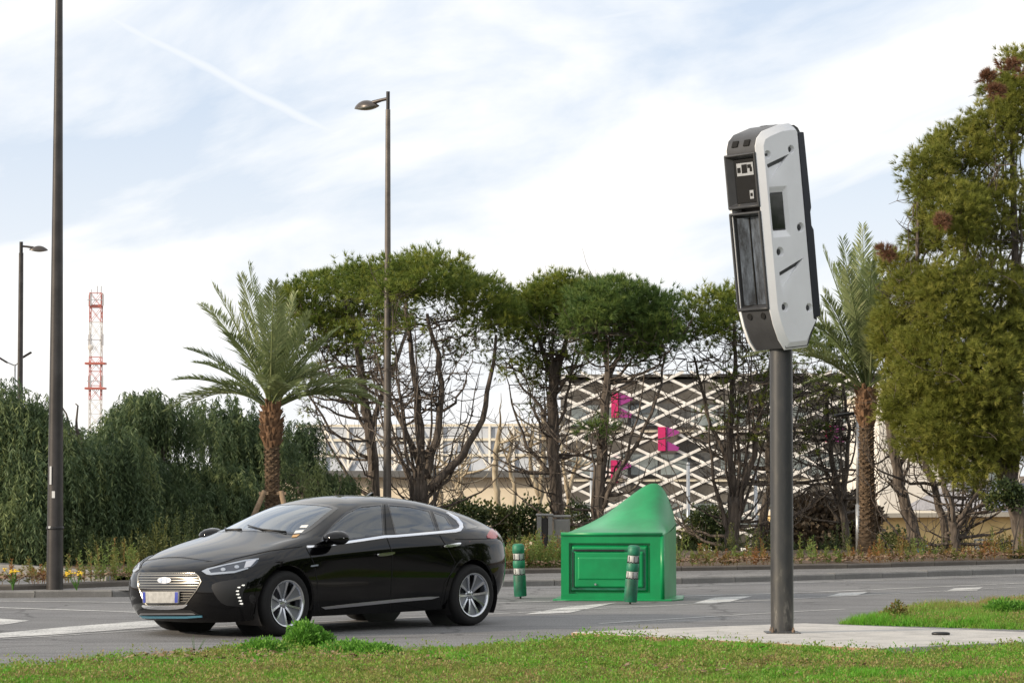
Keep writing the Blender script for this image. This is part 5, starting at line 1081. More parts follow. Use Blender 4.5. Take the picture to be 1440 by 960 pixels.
# front end, outlined in the view and laid onto the nose
GO = [(197, 805.8), (274, 805.6), (279.5, 810.5), (283, 818), (277, 829), (260.5, 850), (206.5, 850), (201.5, 841), (195, 824), (194.5, 812)]
def gx(y, side):
    xs_ = []
    for a, b in zip(GO, GO[1:]+GO[:1]):
        if (a[1]-y)*(b[1]-y) <= 0 and a[1] != b[1]: xs_.append(a[0]+(b[0]-a[0])*(y-a[1])/(b[1]-a[1]))
    return (min(xs_)+(.8 if y < 823 else 2.0)) if side == 0 else (max(xs_)-.8)
gr = patch('grille', GO, pcast, 'gloss_black', off=.002, thick=.02, step=4)[0]
for y in (808.6, 812.2, 815.8, 819.4, 823.0, 826.6, 830.2, 833.8, 837.4, 841.0, 844.8):
    a, b = gx(y, 0), gx(y, 1); hh = .42 if y > 823 else .55
    patch('grille_bar', [(a, y-hh), (b, y-hh), (b, y+hh), (a, y+hh)], pcast, 'grille_chrome', off=.018, thick=.014, step=4, parent=gr)
patch('grille_frame', [(x+(.8 if x > 240 else -.6), y+(.5 if y > 830 else -.6)) for x, y in GO], pcast, 'grille_chrome', off=.012, thick=.02, step=3, hole=[(x+(-.3 if x > 240 else .3), y+(-.2 if y > 830 else .1)) for x, y in GO], parent=gr)
patch('emblem', [(233.3+9.3*math.cos(a), 816+4.3*math.sin(a)) for a in np.linspace(0, 2*PI, 25)[:-1]], pcast, 'satin_chrome', off=.026, thick=.012, step=3, parent=gr)
patch('emblem_bar', [(228.5, 812.8), (230.3, 812.8), (230.6, 815.4), (236, 815.4), (236.2, 812.8), (238, 812.8), (237.6, 819.4), (235.8, 819.4), (236, 816.8), (230.4, 816.8), (230, 819.4), (228.3, 819.4)], pcast, 'chrome', off=.031, thick=.006, step=3, parent=gr)
pl_ = patch('number_plate', [(204.6, 831.2), (254.6, 831.2), (254, 846.4), (205.4, 846.4)], pcast, 'plate_grey', off=.038, thick=.02, step=5)[0]
patch('plate_band', [(205.2, 831.8), (208.8, 831.8), (209.2, 845.9), (206, 845.9)], pcast, 'plate_blue', off=.0405, thick=.004, step=3, parent=pl_); patch('plate_band', [(249.8, 831.8), (254, 831.8), (253.4, 845.9), (249.4, 845.9)], pcast, 'plate_blue', off=.0405, thick=.004, step=3, parent=pl_)
patch('bumper_bar', [(202, 849.4), (207, 850.6), (230, 851.4), (256, 850.4), (262, 849), (263.5, 851), (257, 855), (232, 856.4), (206, 855), (200.8, 851.6)], pcast, 'chrome', off=.016, thick=.02, step=4, rnd=1)
patch('lower_intake', [(196, 857.5), (268, 857.5), (281, 863.8), (190, 863.8)], pcast, 'dark_plastic', off=.003, thick=.02, step=4)
patch('intake_reflection', [(198, 861.6), (272, 861.6), (275, 863.2), (196, 863.2)], pcast, 'satin_chrome', off=.010, thick=.008, step=3)  # metal strip shaped after the reflection lines in the intake, no real trim
patch('blue_accent', [(189.5, 864.9), (210, 865.8), (262, 865.8), (284.5, 864.6), (285, 866.4), (262, 868), (210, 868), (190, 867)], pcast, 'blue_trim', off=.012, thick=.01, step=3)
# panel gaps: the shade in the narrow grooves painted as thin proud black strips
def line_px(name, pts, w, m_='gloss_black', off=.0025, mirror=True, thick=.003, parent=None):
    a = []; b = []
    for i, p in enumerate(pts):
        q0 = pts[max(0, i-1)]; q1 = pts[min(len(pts)-1, i+1)]; d = (q1[0]-q0[0], q1[1]-q0[1]); l = math.hypot(*d) or 1; n = (-d[1]/l*w/2, d[0]/l*w/2); a.append((p[0]+n[0], p[1]+n[1])); b.append((p[0]-n[0], p[1]-n[1]))
    return patch(name, a+b[::-1], pcast, m_, off=off, thick=thick, step=3, mirror=mirror, parent=parent)
mat('gap_black', (.001, .001, .001), .9)
for nm, pts in (('door_gap', [(431, 771), (441, 790), (446, 815), (447, 850), (452, 868)]), ('door_gap', [(541, 709), (543, 753), (552, 778), (551, 810), (548, 858)]), ('door_gap', [(618, 752), (632, 775), (640, 790), (634, 805), (625, 820), (620, 850)]), ('bonnet_gap', [(283, 801), (330, 785), (380, 774), (425, 768)]), ('boot_gap', [(690, 757), (655, 758), (640, 757.5)])):
    line_px(nm, pts, .9, 'gap_black')
for pts, lab in (([(528, 778.5), (538, 777), (550, 775.5), (553, 776), (551, 779), (540, 781), (530, 781.5)], 'front'), ([(622, 766.8), (634, 765), (644, 763.3), (646, 764.5), (643, 767), (632, 769), (624, 769.5)], 'rear')):
    h_ = patch('door_handle', pts, pcast, 'chrome', off=.034, thick=.018, step=2, mirror=True, rnd=1)
PC('sill_trim', [(452, 853.2), (500, 847.5), (560, 841.5), (600, 838.5), (617, 838.3), (606, 841.5), (560, 845.5), (500, 851.5), (456, 855.5)], pcast, 'satin_chrome', off=.014, thick=.014, step=3, mirror=True)
PC('wing_badge', [(437, 794.5), (447, 793), (447, 795), (437, 796.6)], pcast, 'lamp_clear', off=.008, thick=.006, step=2, mirror=True)
PC('tail_light', [(683, 755), (688, 746), (693, 741.5), (698, 744.5), (700, 756), (692, 757.5)], pcast, 'tail_red', off=.008, thick=.02, step=3, mirror=True, rnd=1)
PC('fuel_flap', [(663+9*math.cos(a), 766+7*math.sin(a)) for a in np.linspace(0, 2*PI, 21)[:-1]], pcast, 'car_paint', off=.003, thick=.003, step=2)
# wipers, stickers, aerial
def onws(y, x, o=.012): q = top_fn(y, x); return q[0]+q[1]*o
for pts in ([(.50, 1.0), (.2, 1.05), (-.12, .96)], [(-.1, 1.07), (-.4, 1.02), (-.58, .86)]):
    m = MB(); m.tube([onws(a, b) for a, b in pts], [.010, .008, .006], 5); m.build('wiper', MT['dark_plastic'], CAR, smooth=True)
for px, mm in (([(424, 738.5), (434, 738), (431, 742), (421, 742)], 'sticker'), ([(416, 746), (428, 745), (424, 749), (413, 750)], 'sticker'), ([(412, 752), (422, 751), (417, 755), (410, 755.5)], 'sticker_ochre')): patch('windscreen_sticker', px, pcast, mm, off=.0045, thick=.001, step=3)
q = top_fn(0, -.62); m = MB(); m.prism([(0, -.01), (.11, -.01), (.02, .035), (0, .035)], lambda x, z: (q[0].x-x*-1-.1, -.02, q[0].z+z), lambda x, z: (q[0].x-x*-1-.1, .02, q[0].z+z)); m.build('roof_aerial', MT['car_paint'], CAR, bevel=.008)
# door mirrors
for s in (1, -1):
    mm = MB(); c = Vector((.73, s*.95, .962)); rows = []
    for i, (dx, wy, wz) in enumerate(((-.07, .120, .070), (-.05, .134, .082), (.0, .132, .082), (.06, .115, .070), (.11, .08, .048), (.13, .035, .02))): rows.append([(c.x+dx, c.y+wy*math.cos(a)-(.0)*s, c.z+wz*math.sin(a)*(1 if math.sin(a) > 0 else .8)) for a in np.linspace(0, 2*PI, 17)[:-1]])
    vs = [p for r_ in rows for p in r_]; n_ = 16; mm.add(vs, [(i*n_+j, i*n_+(j+1) % n_, (i+1)*n_+(j+1) % n_, (i+1)*n_+j) for i in range(5) for j in range(n_)]+[tuple(range(16)), tuple(range(95, 79, -1))]); dm = mm.build('door_mirror', MT['car_paint'], CAR, auto=50)
    MB().box((.68, s*.84, .965), (.10, .16, .04)).build('mirror_foot', MT['dark_plastic'], dm, bevel=.01)
    MB().box((c.x+.02, c.y+s*.085, c.z+.005), (.06, .07, .012), rz=s*-.5).build('indicator', MT['satin_chrome'], dm, bevel=.004)
# ------------------------------------------------------------------ street lamps, turret, bin, bollards
def on_shaft(px, D_): return D_
def lamp_post(label, base, hgt, r0, r1, yaw, group='tall street lamps'):
    t = thing('street_lamp', label, 'street lamp', base, yaw, group); m = MB(); m.tube([(0, 0, -.1), (0, 0, .0), (0, 0, hgt-.36)], [r0, r0, r1], 20); m.build('pole', MT['lamp_steel' if 'middle' in label else 'lamp_dark'], t, auto=40)
    MB().tube([(0, 0, hgt-.36), (0, 0, hgt)], r1*.78, 14).build('pole_tip', MT['dark_plastic'], t, auto=40)
    MB().tube([(0, 0, hgt-.14), (-.17, 0, hgt-.155), (-.40, 0, hgt-.19)], [.035, .035, .045], 10).build('arm', MT['lamp_shell'], t, auto=40)
    m = MB(); rows = []
    for i in range(13):
        u = i/12; x = -.26-.60*u; wv = .155*math.sin(PI*min(1, max(.03, u*.96+.02)))**.55; hv = .15*math.sin(PI*(.04+.92*u)**1.15)**.8
        rows.append([(x, wv*math.cos(a), hgt-.265+.02*u*-1+hv*math.sin(a)) for a in np.linspace(0, PI, 11)])
    m.grid(rows); hd_ = m.build('lamp_head', MT['lamp_shell'], t, smooth=True)
    m = MB(); rows = []
    for i in range(13):
        u = i/12; x = -.26-.60*u; wv = .150*math.sin(PI*min(1, max(.03, u*.96+.02)))**.55
        rows.append([(x, wv*math.cos(a), hgt-.265-.02*u-.055*math.sin(PI*u)*math.sin(a)) for a in np.linspace(0, PI, 11)])
    m.grid(rows); m.build('lamp_glass', MT['lamp_glass'], hd_, smooth=True); return t
dp = G(77, 819, .17); HL_ = (A(545, 128, 56).z)
l1 = lamp_post('tallest lamp pole, nearest the camera at left, running out of the top of the view', dp, 9.9, .112, .035, R(-60))
base = A(544.5, 700, 56.5); zt = A(545, 129, 56.5).z; base.z = 0
lamp_post('street lamp in the middle with its head pointing left above the pines', base, zt, .088, .048, R(-38))
base = A(27, 700, 92); zt = A(28, 340, 92).z+2.5; base.z = -2.5
lamp_post('farthest street lamp at the left edge, head pointing right over the pepper trees', base, zt, .115, .075, R(180))
for z, s in ((1.62+A(70, 655, dp.y).z-1.62, (.006, .10)), (A(70, 693, dp.y).z, (.006, .09)), (A(70, 740, dp.y).z, (.006, .03))):
    pass
for px, py, w, h in ((71, 668, .025, .24), (75, 695, .04, .09), (69.5, 741, .03, .03)):
    q = A(px, py, dp.y-.105); MB().box(q-dp, (w, .004, h), rz=0).build('sticker', MT['sticker'], l1).rotation_euler = (0, 0, 0)
for o in [c for c in l1.children if c.name.startswith('sticker')]: o.matrix_parent_inverse = Matrix.Rotation(-l1.rotation_euler.z, 4, 'Z')
MB().lathe([(.112, 0), (.118, .01), (.118, .03), (.110, .04)], 20, (0, 0, A(70, 744, dp.y).z-dp.z)).build('strap', MT['dark_plastic'], l1)
# twin headed lamp behind the hedge
b = A(19.5, 700, 100); b.z = -3; zt = A(20, 512, 100).z+3; t = thing('twin_head_lamp', 'slim twin headed lamp just left of the farthest street lamp, above the hedge', 'street lamp', b)
MB().tube([(0, 0, 0), (0, 0, zt)], [.05, .035], 8).build('pole', MT['galv'], t, smooth=True)
for s, dz in ((-1, .10), (1, .28)):
    MB().tube([(0, 0, zt-.05), (s*.25, 0, zt+dz*.6)], .025, 6).build('arm', MT['galv'], t); MB().box((s*.42, 0, zt+dz+.05), (.36, .22, .06), ry=-s*.55).build('lamp_head', MT['dark_plastic'], t, bevel=.01)
# slim grey lamp beside the right palm and thin masts
b = G(1207, 786, .15); b = A(1207, 786, 57); b.z = .1; zt = A(1209, 586, 57).z-.1; t = thing('slim_lamp', 'slim galvanised lamp pole standing left of the right palm trunk', 'street lamp', b, R(8))
MB().tube([(0, 0, -.1), (0, 0, .9)], .052, 10).build('base_sleeve', MT['galv'], t, smooth=True); MB().tube([(0, 0, .9), (0, 0, zt)], [.038, .032], 10).build('pole', MT['galv'], t, smooth=True)
MB().tube([(0, 0, zt-.02), (-.12, 0, zt+.06)], .02, 6).build('arm', MT['galv'], t); MB().box((-.26, 0, zt+.05), (.42, .22, .06), ry=R(-8)).build('lamp_head', MT['dark_plastic'], t, bevel=.02)
for px, y0, D_, lab in ((968, 652, 66, 'thin pale mast right of the green bin'), (1063, 655, 66, 'thin pale mast just left of the camera pole'), (611, 655, 62, 'thin dark mast behind the car roof, right of the domed pine trunk'), (832, 640, 66, 'thin pale mast between the two straight pines')):
    b = A(px, 790, D_); b.z = -1.6; t = thing('mast', lab, 'pole', b); m_ = MT['dark_plastic'] if px == 611 else MT['galv']; h = A(px, y0, D_).z+1.6
    MB().tube([(0, 0, 0), (0, 0, h)], [.045, .04], 8).build('pole', m_, t, smooth=True); MB().lathe([(.09, 0), (.09, .03), (.05, .05)], 10, (0, 0, 1.3)).build('collar', m_, t); MB().lathe([(.04, 0), (.03, .03), (0, .04)], 8, (0, 0, h)).build('cap', m_, t)
# small path light, blue tag
b = A(1347, 788, 60); b.z = -.6; t = thing('path_light', 'short black path light before the yellow house', 'lamp', b); z1 = A(1347, 748, 60).z+.6
MB().tube([(0, 0, 0), (0, 0, z1-.35)], .03, 8).build('post', MT['dark_plastic'], t); MB().lathe([(.05, z1-.35), (.065, z1-.33), (.065, z1-.06), (.08, z1-.05), (.03, z1)], 12).build('lantern', MT['gap_black'], t)
b = G(1296, 778, .5) if False else A(1296, 772, 53); t = MB().box((0, 0, 0), (.28, .03, .07), ry=R(-22)).build('blue_tape', MT['plate_blue'] if False else MT['blue_trim'], None, bevel=.01); t.location = b; props(t, 'strip of blue tape caught on the foot of the thick leaning trunk', 'tape')
# steel cabinets
mat('steel_cab', (.28, .28, .27), .28, .75, noise=.2, nscale=2); mat('cab_black', (.01, .01, .01), .5)
def px_w(px0, px1, D_): return (px1-px0)*D_/F
D_ = 51.5; b = A(766, 790, D_); b.z = .05; h = A(766, 725, D_).z-.05; w = px_w(757, 781, D_); t = thing('steel_cabinet', 'narrow steel kiosk with a black slot front, left of the pair behind the bin', 'cabinet', b)
MB().box((-w*.32, 0, h/2), (w*.28, .34, h)).build('side_post', MT['steel_cab'], t, bevel=.01); MB().box((0, .02, h/2-.02), (w*.34, .30, h-.04)).build('door', MT['cab_black'], t, bevel=.005); MB().box((w*.32, 0, h/2), (w*.28, .34, h)).build('side_post', MT['steel_cab'], t, bevel=.01); MB().box((0, 0, h+.02), (w*1.02, .38, .04)).build('top', MT['steel_cab'], t, bevel=.01)
b = A(790, 790, D_+.3); b.z = .05; w = px_w(778, 801, D_); t = thing('steel_cabinet', 'wider steel box touching the narrow kiosk, right of the pair behind the bin', 'cabinet', b)
MB().box((0, 0, h/2-.03), (w, .45, h-.06)).build('body', MT['steel_cab'], t, bevel=.01); MB().box((0, 0, h-.01), (w+.03, .49, .04)).build('top', MT['steel_cab'], t, bevel=.01); MB().box((.0, -.235, h/2), (w*.82, .012, h*.82)).build('door', MT['steel_cab'], t, bevel=.004); MB().box((w*.3, -.25, h*.5), (.03, .02, .10)).build('handle', MT['cab_black'], t, bevel=.004)
# ---------------- green island marker seen from behind
mat('green_plastic', (.003, .25, .078), .32, noise=.22, nscale=1.6, bump=.05, bscale=6, spec=.5); mat('green_dull', (.008, .14, .075), .55, noise=.5, nscale=5); mat('band_white', (.38, .40, .39), .5, noise=.25, nscale=18)
c0 = G(789, 844); c1 = G(932, 844.6); sB = F/c0.y; ang = math.atan2(c1.y-c0.y, c1.x-c0.x); Wd = (c1-c0).length; t = thing('island_marker', 'bright green plastic traffic island marker with a swooping pointed hood', 'marker', c0, ang)
zr = A(789, 751, c0.y).z; zpk = A(924, 678, c0.y+.75).z; Dp = 1.15; BW = Wd+.13
def rim_back(u):                                 # arch outline of the far wall: height over the width
    x = [0, .07, .2, .36, .54, .66, .74, .81, .87, .92, .96, 1.0]; z = [0, .06, .18, .38, .68, .87, .97, 1.0, .94, .78, .55, .16]; return float(np.interp(u, x, z))
def smooth_rb(u): return sum(rim_back(min(1, max(0, u+d))) for d in np.linspace(-.05, .05, 7))/7 if .03 < u < .97 else rim_back(u)
nu, nv = 40, 16; top = []; 
def hood(u, v):
    xb = BW*u; x = (Wd*u*1.0)*(1-v)+xb*v if True else xb; y = Dp*v; z = zr+(zpk-zr)*smooth_rb(u)*(v**1.5)*1.0
    x = Wd*u*(1-v**.7)+BW*u*(v**.7); return (x, y, z+.006*math.sin(u*9)*math.sin(v*7))
m = MB(); m.grid([[hood(i/nu, j/nv) for i in range(nu+1)] for j in range(nv+1)])
hoodo = m.build('hood', MT['green_plastic'], t, smooth=True); so = hoodo.modifiers.new('s', 'SOLIDIFY'); so.thickness = .035; so.offset = -1; bv = hoodo.modifiers.new('b', 'BEVEL'); bv.width = .014; bv.segments = 3; bv.limit_method = 'ANGLE'; bv.angle_limit = R(50)
m = MB()      # walls: front (access side), right, far, left
def wallrow(pts): return [[(x, y, .0) for x, y, z in pts], [(x, y, z*.5) for x, y, z in pts], [(x, y, z-.003) for x, y, z in pts]]
right = [hood(1, j/nv) for j in range(nv+1)]; back = [hood(i/nu, 1) for i in range(nu+1)][::-1]; left = [hood(0, j/nv) for j in range(nv+1)][::-1]; fw = [hood(i/nu, 0) for i in range(nu+1)]
m.grid(wallrow(right)); m.grid(wallrow(back)); m.grid(wallrow(left)); wl = m.build('shell_wall', MT['green_plastic'], t, smooth=True)
zf = zr-.01; m = MB()
fx0, fx1, fz0, fz1 = .10, Wd-.16, .09, zf-.10
m.prism([(0, 0), (Wd, 0), (Wd, zf), (0, zf)], lambda x, z: (x, .045, z), lambda x, z: (x, .075, z))
for (a, b_, c_, d_) in ((0, 0, fx0, zf), (fx1, 0, Wd, zf), (fx0, 0, fx1, fz0), (fx0, fz1, fx1, zf)): m.prism([(a, b_), (c_, b_), (c_, d_), (a, d_)], lambda x, z: (x, 0, z), lambda x, z: (x, .045, z))
bmf = m; fo = m.build('front_wall', MT['green_plastic'], t)
def raised(x0, z0, x1, z1, y0, y1, nm, par, bev=.02, inset=.03): 
    mm = MB(); mm.prism([(x0, z0), (x1, z0), (x1, z1), (x0, z1)], lambda x, z: (x, y1, z), lambda x, z: (x+(inset if x == x0 else -inset), y0, z+(inset if z == z0 else -inset))); return mm.build(nm, MT['green_plastic'], par, bevel=bev, seg=3)
raised(fx0+.02, fz0+.02, fx1-.02, fz1-.02, .004, .05, 'front_panel', fo, .014)
dx0, dx1, dz0, dz1 = .16, Wd-.24, .16, zf-.20
MB().box(((dx0+dx1)/2, .004, (dz0+dz1)/2), (dx1-dx0+.05, .006, dz1-dz0+.05)).build('door_rebate', MT['green_dull'], fo, bevel=.002)
dr = raised(dx0, dz0, dx1, dz1, -.022, .004, 'access_door', t, .012, .02)
raised(dx0+.05, dz0+.10, dx1-.05, dz1-.07, -.034, -.018, 'door_panel', dr, .010, .02)
MB().box(((dx0+dx1)/2-.12, -.024, dz1+.010), ((dx1-dx0)*.72, .02, .018)).build('door_gap', MT['cab_black'], dr)
MB().box((dx0-.008, -.020, (dz0+dz1)/2), (.014, .02, (dz1-dz0)*.95)).build('door_gap', MT['cab_black'], dr)
MB().lathe([(.014, -.008), (.014, .0), (0, .001)], 10, (dx0+.28, -.030, dz0+.05), 'y').build('lock', MT['chrome'], dr)
m = MB(); m.tube([(-.0, -.008, zr+.006), (Wd, -.008, zr+.006)], .022, 8); m.build('front_rim', MT['green_plastic'], hoodo, smooth=True)
m = MB(); m.prism([(-.10, -.06), (Wd+.12, -.06), (BW+.12, .25), (BW+.10, Dp+.05), (-.08, Dp+.05)], lambda x, y: (x, y, .0), lambda x, y: (x, y, .022)); m.build('base_flange', MT['green_plastic'], t, bevel=.006)
m = MB(); m.tube([(Wd-.005, .02, .02), (Wd-.005, .02, zr)], .03, 10); m.build('corner_edge', MT['green_plastic'], fo, smooth=True)
# ---------------- flexible bollards
def bollard(label, px, py, tilt, htop, group='green and white banded bollards'):
    b = G(px, py); t = thing('bollard', label, 'bollard', b, 0, group); t.rotation_euler = (R(2), tilt, 0); h = A(px, htop, b.y).z; r = .073
    def seg(z0, z1, r_, name, m_, b_=.006):
        mm = MB(); rr = random.Random(int(z0*100)+px); prof = [(r_*.94, z0), (r_, z0+.008), (r_*(1+rr.uniform(-.02, .02)), (z0+z1)/2), (r_, z1-.008), (r_*.94, z1)]; mm.lathe(prof, 22); mm.build(name, MT[m_], t, auto=50)
    seg(.03, h*.43, r*1.12, 'foot', 'green_dull'); seg(h*.43, h*.56, r*.98, 'white_band', 'band_white'); seg(h*.56, h*.70, r*1.08, 'green_band', 'green_dull'); seg(h*.70, h*.83, r*.96, 'white_band', 'band_white'); seg(h*.83, h*.955, r*1.08, 'green_band', 'green_dull')
    MB().lathe([(r*1.05, h*.955), (r*.98, h*.985), (r*.7, h), (0, h)], 22, cap=False).build('cap', MT['green_dull'], t, smooth=True); MB().lathe([(.012, -.02), (.012, .05)], 8).build('pin', MT['cab_black'], t)
    for z in (h*.50, h*.77):
        m = MB()
        for k in range(7):
            a = 2*PI*k/7+.3; m.box((r*math.cos(a), r*math.sin(a), z), (.006, .006, h*.09), rz=a)
        for k in range(22):
            a = 2*PI*k/22; m.box((r*1.0*math.cos(a), r*1.0*math.sin(a), z-h*.062+.006*(k % 2)), (.006, .014, .012), rz=a)
        m.build('stitching', MT['tyre'], t)['kind'] = 'stuff'
bollard('green and white bollard standing upright between the car and the green marker', 732, 841, R(-2.5), 764)
bollard('green and white bollard leaning right in front of the green marker', 886, 849, R(4.2), 766)
# ---------------- speed camera turret
mat('turret_white', (.76, .77, .79), .38, noise=.04, nscale=3); mat('turret_grey', (.045, .046, .049), .36, noise=.15); mat('turret_back', (.018, .020, .030), .35); mat('window_dark', (.010, .012, .014), .06, coat=.5)
def smudge():
    m, N, L, b = node_mat('smudged_window'); tc = N.new('ShaderNodeTexCoord').outputs['Object']; mp = N.new('ShaderNodeMapping'); mp.inputs['Scale'].default_value = (3, 3, .9); L.new(tc, mp.inputs[0]); a = _noise(N, L, mp.outputs[0], 2.6, 6, .7)
    L.new(_ramp(N, L, a, [(.38, (.03, .034, .04)), (.55, (.10, .12, .15)), (.70, (.28, .33, .40))]), b.inputs['Base Color']); b.inputs['Roughness'].default_value = .22
smudge()
def pole_mat():
    m, N, L, b = node_mat('turret_pole'); tc = N.new('ShaderNodeTexCoord').outputs['Object']; mp = N.new('ShaderNodeMapping'); mp.inputs['Scale'].default_value = (5, 5, 1.6); L.new(tc, mp.inputs[0]); a = _noise(N, L, mp.outputs[0], 2.2, 6, .7); sx = N.new('ShaderNodeSeparateXYZ'); L.new(tc, sx.inputs[0])
    mr = N.new('ShaderNodeMapRange'); mr.inputs[1].default_value = .1; mr.inputs[2].default_value = 1.0; mr.inputs[3].default_value = .16; mr.inputs[4].default_value = 0; L.new(sx.outputs[2], mr.inputs[0])
    ad = N.new('ShaderNodeMath'); ad.operation = 'ADD'; L.new(a, ad.inputs[0]); L.new(mr.outputs[0], ad.inputs[1])
    L.new(_ramp(N, L, ad.outputs[0], [(.5, (.045, .046, .048)), (.70, (.070, .068, .064)), (.84, (.20, .19, .17))]), b.inputs['Base Color']); b.inputs['Roughness'].default_value = .42; b.inputs['Metallic'].default_value = .25
pole_mat()
PB_ = G(1100, 889, .08); TW = thing('speed_camera', 'white and charcoal speed camera turret on a thick grey pole', 'speed camera', PB_, 0); sT = F/PB_.y
hp = A(1099, 488, PB_.y).z-.08; rP = 16.0/sT
MB().tube([(0, 0, -.02), (0, 0, .8), (0, 0, hp+.25)], rP, 28).build('pole', MT['turret_pole'], TW, auto=40)
MB().lathe([(rP*1.07, 0), (rP*1.07, .012), (rP, .02)], 28).build('foot_ring', MT['turret_pole'], TW, auto=40)
m = MB()
for k in range(4): a = PI/4+k*PI/2; m = MB(); m.lathe([(.016, 0), (.016, .03), (.008, .035), (.008, .055), (0, .055)], 8, ((rP+.03)*math.cos(a), (rP+.03)*math.sin(a), 0)); m.build('anchor_bolt', MT['rust_paint'], TW)
MB().box((0, 0, .004), (rP*3.0, rP*3.0, .012)).build('base_plate', MT['turret_pole'], TW, bevel=.004)
# head: local X across, Y = depth (front at -Y), Z up; yawed so that the front faces left and towards the camera, leaning forward
HEADY = R(-52); LEAN = R(6.6)
HX = .50; HD = .62; HH = 2.17
def prof_side(g=0.0):                                    # side profile: depth y from the front, height z
    return [(g, .40), (g, HH-.20), (.035+g, HH-.125), (.11+g, HH-.065-g), (.33, HH-.01-g), (HD-.08-g, HH-g), (HD-.03-g, HH-.03-g), (HD-g, HH-.10), (HD-g, .26), (.45, g), (.15+g*.5, g), (.08+g, .10), (.03+g, .25)]
def yz(x): return lambda y, z: (x, y, z)
head = MB().prism([(max(y, .13), z) for y, z in prof_side(.015)], yz(-HX/2+.03), yz(HX/2-.03)).build('camera_head', MT['turret_grey'], TW)
head.rotation_euler = Euler((LEAN, 0, HEADY), 'XYZ')
_m = Euler((LEAN, 0, HEADY), 'XYZ').to_matrix(); head.location = Vector((.012, 0, hp-.02))-_m@Vector((0, .315, 0))
BOLTS = [(.115, HH*.868, .046), (.43, HH*.885, .046), (.465, HH*.535, .054), (.165, HH*.435, .054), (.165, HH*.19, .050), (.485, HH*.175, .050)]
GROOVES = [(.095, HH*.825, .40, HH*.865, .11, HH*.755), (.13, HH*.345, .47, HH*.40, .14, HH*.275)]
WINR = (.115, HH*.535, .285, HH*.695)
def white_side(s):
    def P(g): return [(g, .40), (g, HH-.20), (.03+g, HH-.12-g*.3), (.105+g*.9, HH-.058-g*.8), (.33, HH-.002-g), (HD-.15, HH+.006-g), (HD-.10, HH-.02-g*.7), (HD-.088, HH-.09), (HD-.088, .27), (HD-.035-g*.3, .255), (.45-g*.5, g), (.15+g*.55, g), (.08+g*.95, .10+g*.5), (.03+g, .25+g*.25)]
    x_in = s*(HX/2-.05); x_m = s*(HX/2-(.045 if s > 0 else .018)); x_o = s*(HX/2)
    m = MB(); A0 = P(0); A1 = P(.07); n = len(A0); vs = [(x_in, y, z) for y, z in A0]+[(x_m, y, z) for y, z in A0]+[(x_o, y, z) for y, z in A1]; fs = [tuple(range(n)), tuple(range(3*n-1, 2*n-1, -1))]
    for k in (0, 1): fs += [(k*n+i, k*n+(i+1) % n, (k+1)*n+(i+1) % n, (k+1)*n+i) for i in range(n)]
    m.add(vs, fs); o = m.build('side_shell', MT['turret_white'], head)
    cut = MB()
    for (y, z, r) in BOLTS:
        cut.lathe([(r*.62, -s*.03), (r, s*.012)] if s > 0 else [(r, -.012), (r*.62, .03)], 20, (x_o, y, z), 'x')
    for (y0, z0, y1, z1, y2, z2) in GROOVES:
        v = [(x_o+s*.012, y0, z0), (x_o+s*.012, y1, z1), (x_o+s*.012, y2, z2), (x_o-s*.042, y0, z0), (x_o-s*.042, y1, z1), (x_o+s*.001, y2, z2)]; cut.add(v, [(0, 1, 2), (3, 5, 4), (0, 3, 4, 1), (1, 4, 5, 2), (2, 5, 3, 0)])
    y0, z0, y1, z1 = WINR; g = .045; cut.prism([(y0, z0), (y1, z0), (y1, z1), (y0, z1)], lambda y, z: (x_o+s*.010, y+(-.03 if y == y0 else .055), z+(-g*2.2 if z == z0 else g*1.8)), lambda y, z: (x_o-s*.035, y, z))
    co = cut.build('cutter', MT['turret_white'], head); bpy.context.view_layer.update(); b = o.modifiers.new('c', 'BOOLEAN'); b.object = co; b.operation = 'DIFFERENCE'; b.solver = 'EXACT'
    dg = bpy.context.evaluated_depsgraph_get(); me = bpy.data.meshes.new_from_object(o.evaluated_get(dg)); o.modifiers.clear(); o.data = me; bpy.data.objects.remove(co)
    me.shade_smooth(); bv = o.modifiers.new('b', 'BEVEL'); bv.width = .008; bv.segments = 3; bv.limit_method = 'ANGLE'; bv.angle_limit = R(20); bv.harden_normals = True
    for (y, z, r) in BOLTS: MB().lathe([(r*.30, -.006), (r*.30, .006), (r*.18, .009), (0, .009)], 6, (x_o-s*.028, y, z), 'x').build('bolt', MT['turret_grey'], o)
    MB().box((x_o-s*.030, (y0+y1)/2, (z0+z1)/2), (.008, y1-y0-.012, z1-z0-.012)).build('side_window', MT['window_dark'], o); return o
white_side(1); white_side(-1)
# charcoal back panel with the notch in its outline
MB().prism([(HD-.082, .275), (HD+.012, .29), (HD+.018, HH*.52), (HD-.005, HH*.54), (HD-.005, HH*.60), (HD+.012, HH*.62), (HD+.0, HH-.09), (HD-.082, HH-.085)], yz(-HX/2-.004), yz(HX/2+.004)).build('back_panel', MT['turret_back'], head, bevel=.01)
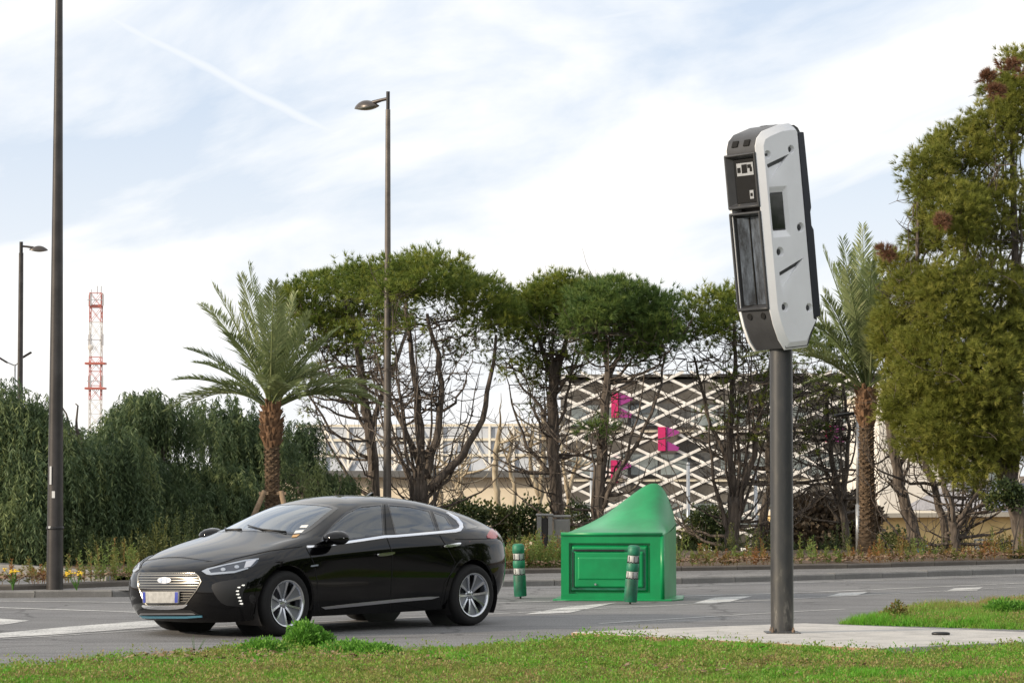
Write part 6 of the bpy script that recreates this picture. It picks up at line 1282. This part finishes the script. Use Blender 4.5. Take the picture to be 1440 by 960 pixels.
# front: two hooded recesses
def recess(z0, z1, d, nm, back=.10):
    w = HX/2-.014; e = .024; fr = MB()
    def ring(x, za, zb, y): return [(-x, y, za), (x-.030, y, za), (x-.030, y, zb), (-x, y, zb)]
    R_ = [ring(w, z0, z1, .12), ring(w, z0, z1, -d+.012), ring(w-.010, z0+.010, z1-.010, -d), ring(w-e, z0+e, z1-e, -d+.004), ring(w-e-.05, z0+e+.03, z1-e-.03, back)]
    vs = [p for r in R_ for p in r]; fs = [(k*4+i, k*4+(i+1) % 4, (k+1)*4+(i+1) % 4, (k+1)*4+i) for k in range(4) for i in range(4)]+[(3, 2, 1, 0)]
    fr.add(vs, fs); o = fr.build(nm, MT['turret_grey'], head, bevel=.012, seg=3); return o, w-e-.05, z0+e+.03, z1-e-.03
up, wi, za, zb = recess(HH*.640, HH*.885, .022, 'upper_bezel', .05)
MB().box((-.015, .044, (za+zb)/2), (wi*2-.034, .006, zb-za-.004)).build('camera_window', MT['window_dark'], up)
MB().box((.0, .036, zb-.10), (wi*2-.09, .008, .125)).build('sensor_plate', MT['galv'], up, bevel=.003)
for x, z, a, b in ((-.085, -.135, .045, .05), (.012, -.125, .075, .085), (.10, -.105, .05, .035), (.125, -.135, .03, .045)): MB().box((x*.8-.015, .031, zb+z+.03), (a, .006, b)).build('lens', MT['gap_black'], up, bevel=.002)
MB().box((.065, .036, za+.075), (.055, .008, .085)).build('flash_unit', MT['galv'], up, bevel=.003)
MB().box((.065, .031, za+.075), (.028, .006, .03)).build('lens', MT['gap_black'], up)
lo, wi, za, zb = recess(HH*.185, HH*.625, .022, 'lower_bezel')
m = MB(); m.add([(-wi, .02, za), (-wi*.35, .092, za), (-wi, .02, zb), (-wi*.35, .092, zb)], [(0, 1, 3, 2)]); m.build('window_left', MT['smudged_window'], lo)
m = MB(); m.add([(-wi*.35, .092, za), (wi, .07, za), (wi, .07, zb), (-wi*.35, .092, zb)], [(0, 1, 2, 3)]); m.build('window_right', MT['smudged_window'], lo)
MB().box((-wi*.35, .086, (za+zb)/2), (.014, .012, zb-za-.006)).build('window_divider', MT['gap_black'], lo, bevel=.003)
cov = MB().prism([(.012, .40), (.042, .25), (.092, .11), (.158, .012), (.30, .012), (.30, .40)], yz(-HX/2+.045), yz(HX/2-.045)).build('lower_cover', MT['turret_grey'], head, bevel=.008)
MB().prism([(.004, HH*.875), (.004, HH-.195), (.04, HH-.115), (.115, HH-.055), (.34, HH+.004), (.36, HH-.1), (.2, HH*.875)], yz(-HX/2+.045), yz(HX/2-.045)).build('upper_cover', MT['turret_grey'], head, bevel=.012)
for x in (-.10, .09): MB().lathe([(.001, 0), (.026, 0), (.031, -.004), (.031, .01)], 16, (x, .018, .345), 'y').build('bolt_recess', MT['gap_black'], head)
for x in (-.09, .075): # vents over the top edge
    m = MB(); m.box((x, .018, HH-.155), (.085, .016, .07), rx=R(-26)); m.build('vent', MT['gap_black'], head, bevel=.02)
MB().box((0, .42, HH-.008), (.10, .20, .03)).build('top_rib', MT['turret_grey'], head, bevel=.01)
# small dark rubber pad lying on the slab
q = G(1323, 892, .08); t = MB().lathe([(.062, 0), (.070, .008), (.066, .022), (.05, .028), (0, .03)], 14).build('rubber_pad', MT['dark_plastic'], None, smooth=True); t.location = q; t.scale = (1.3, .9, 1); props(t, 'small dark oval pad lying on the concrete slab right of the pole', 'pad')
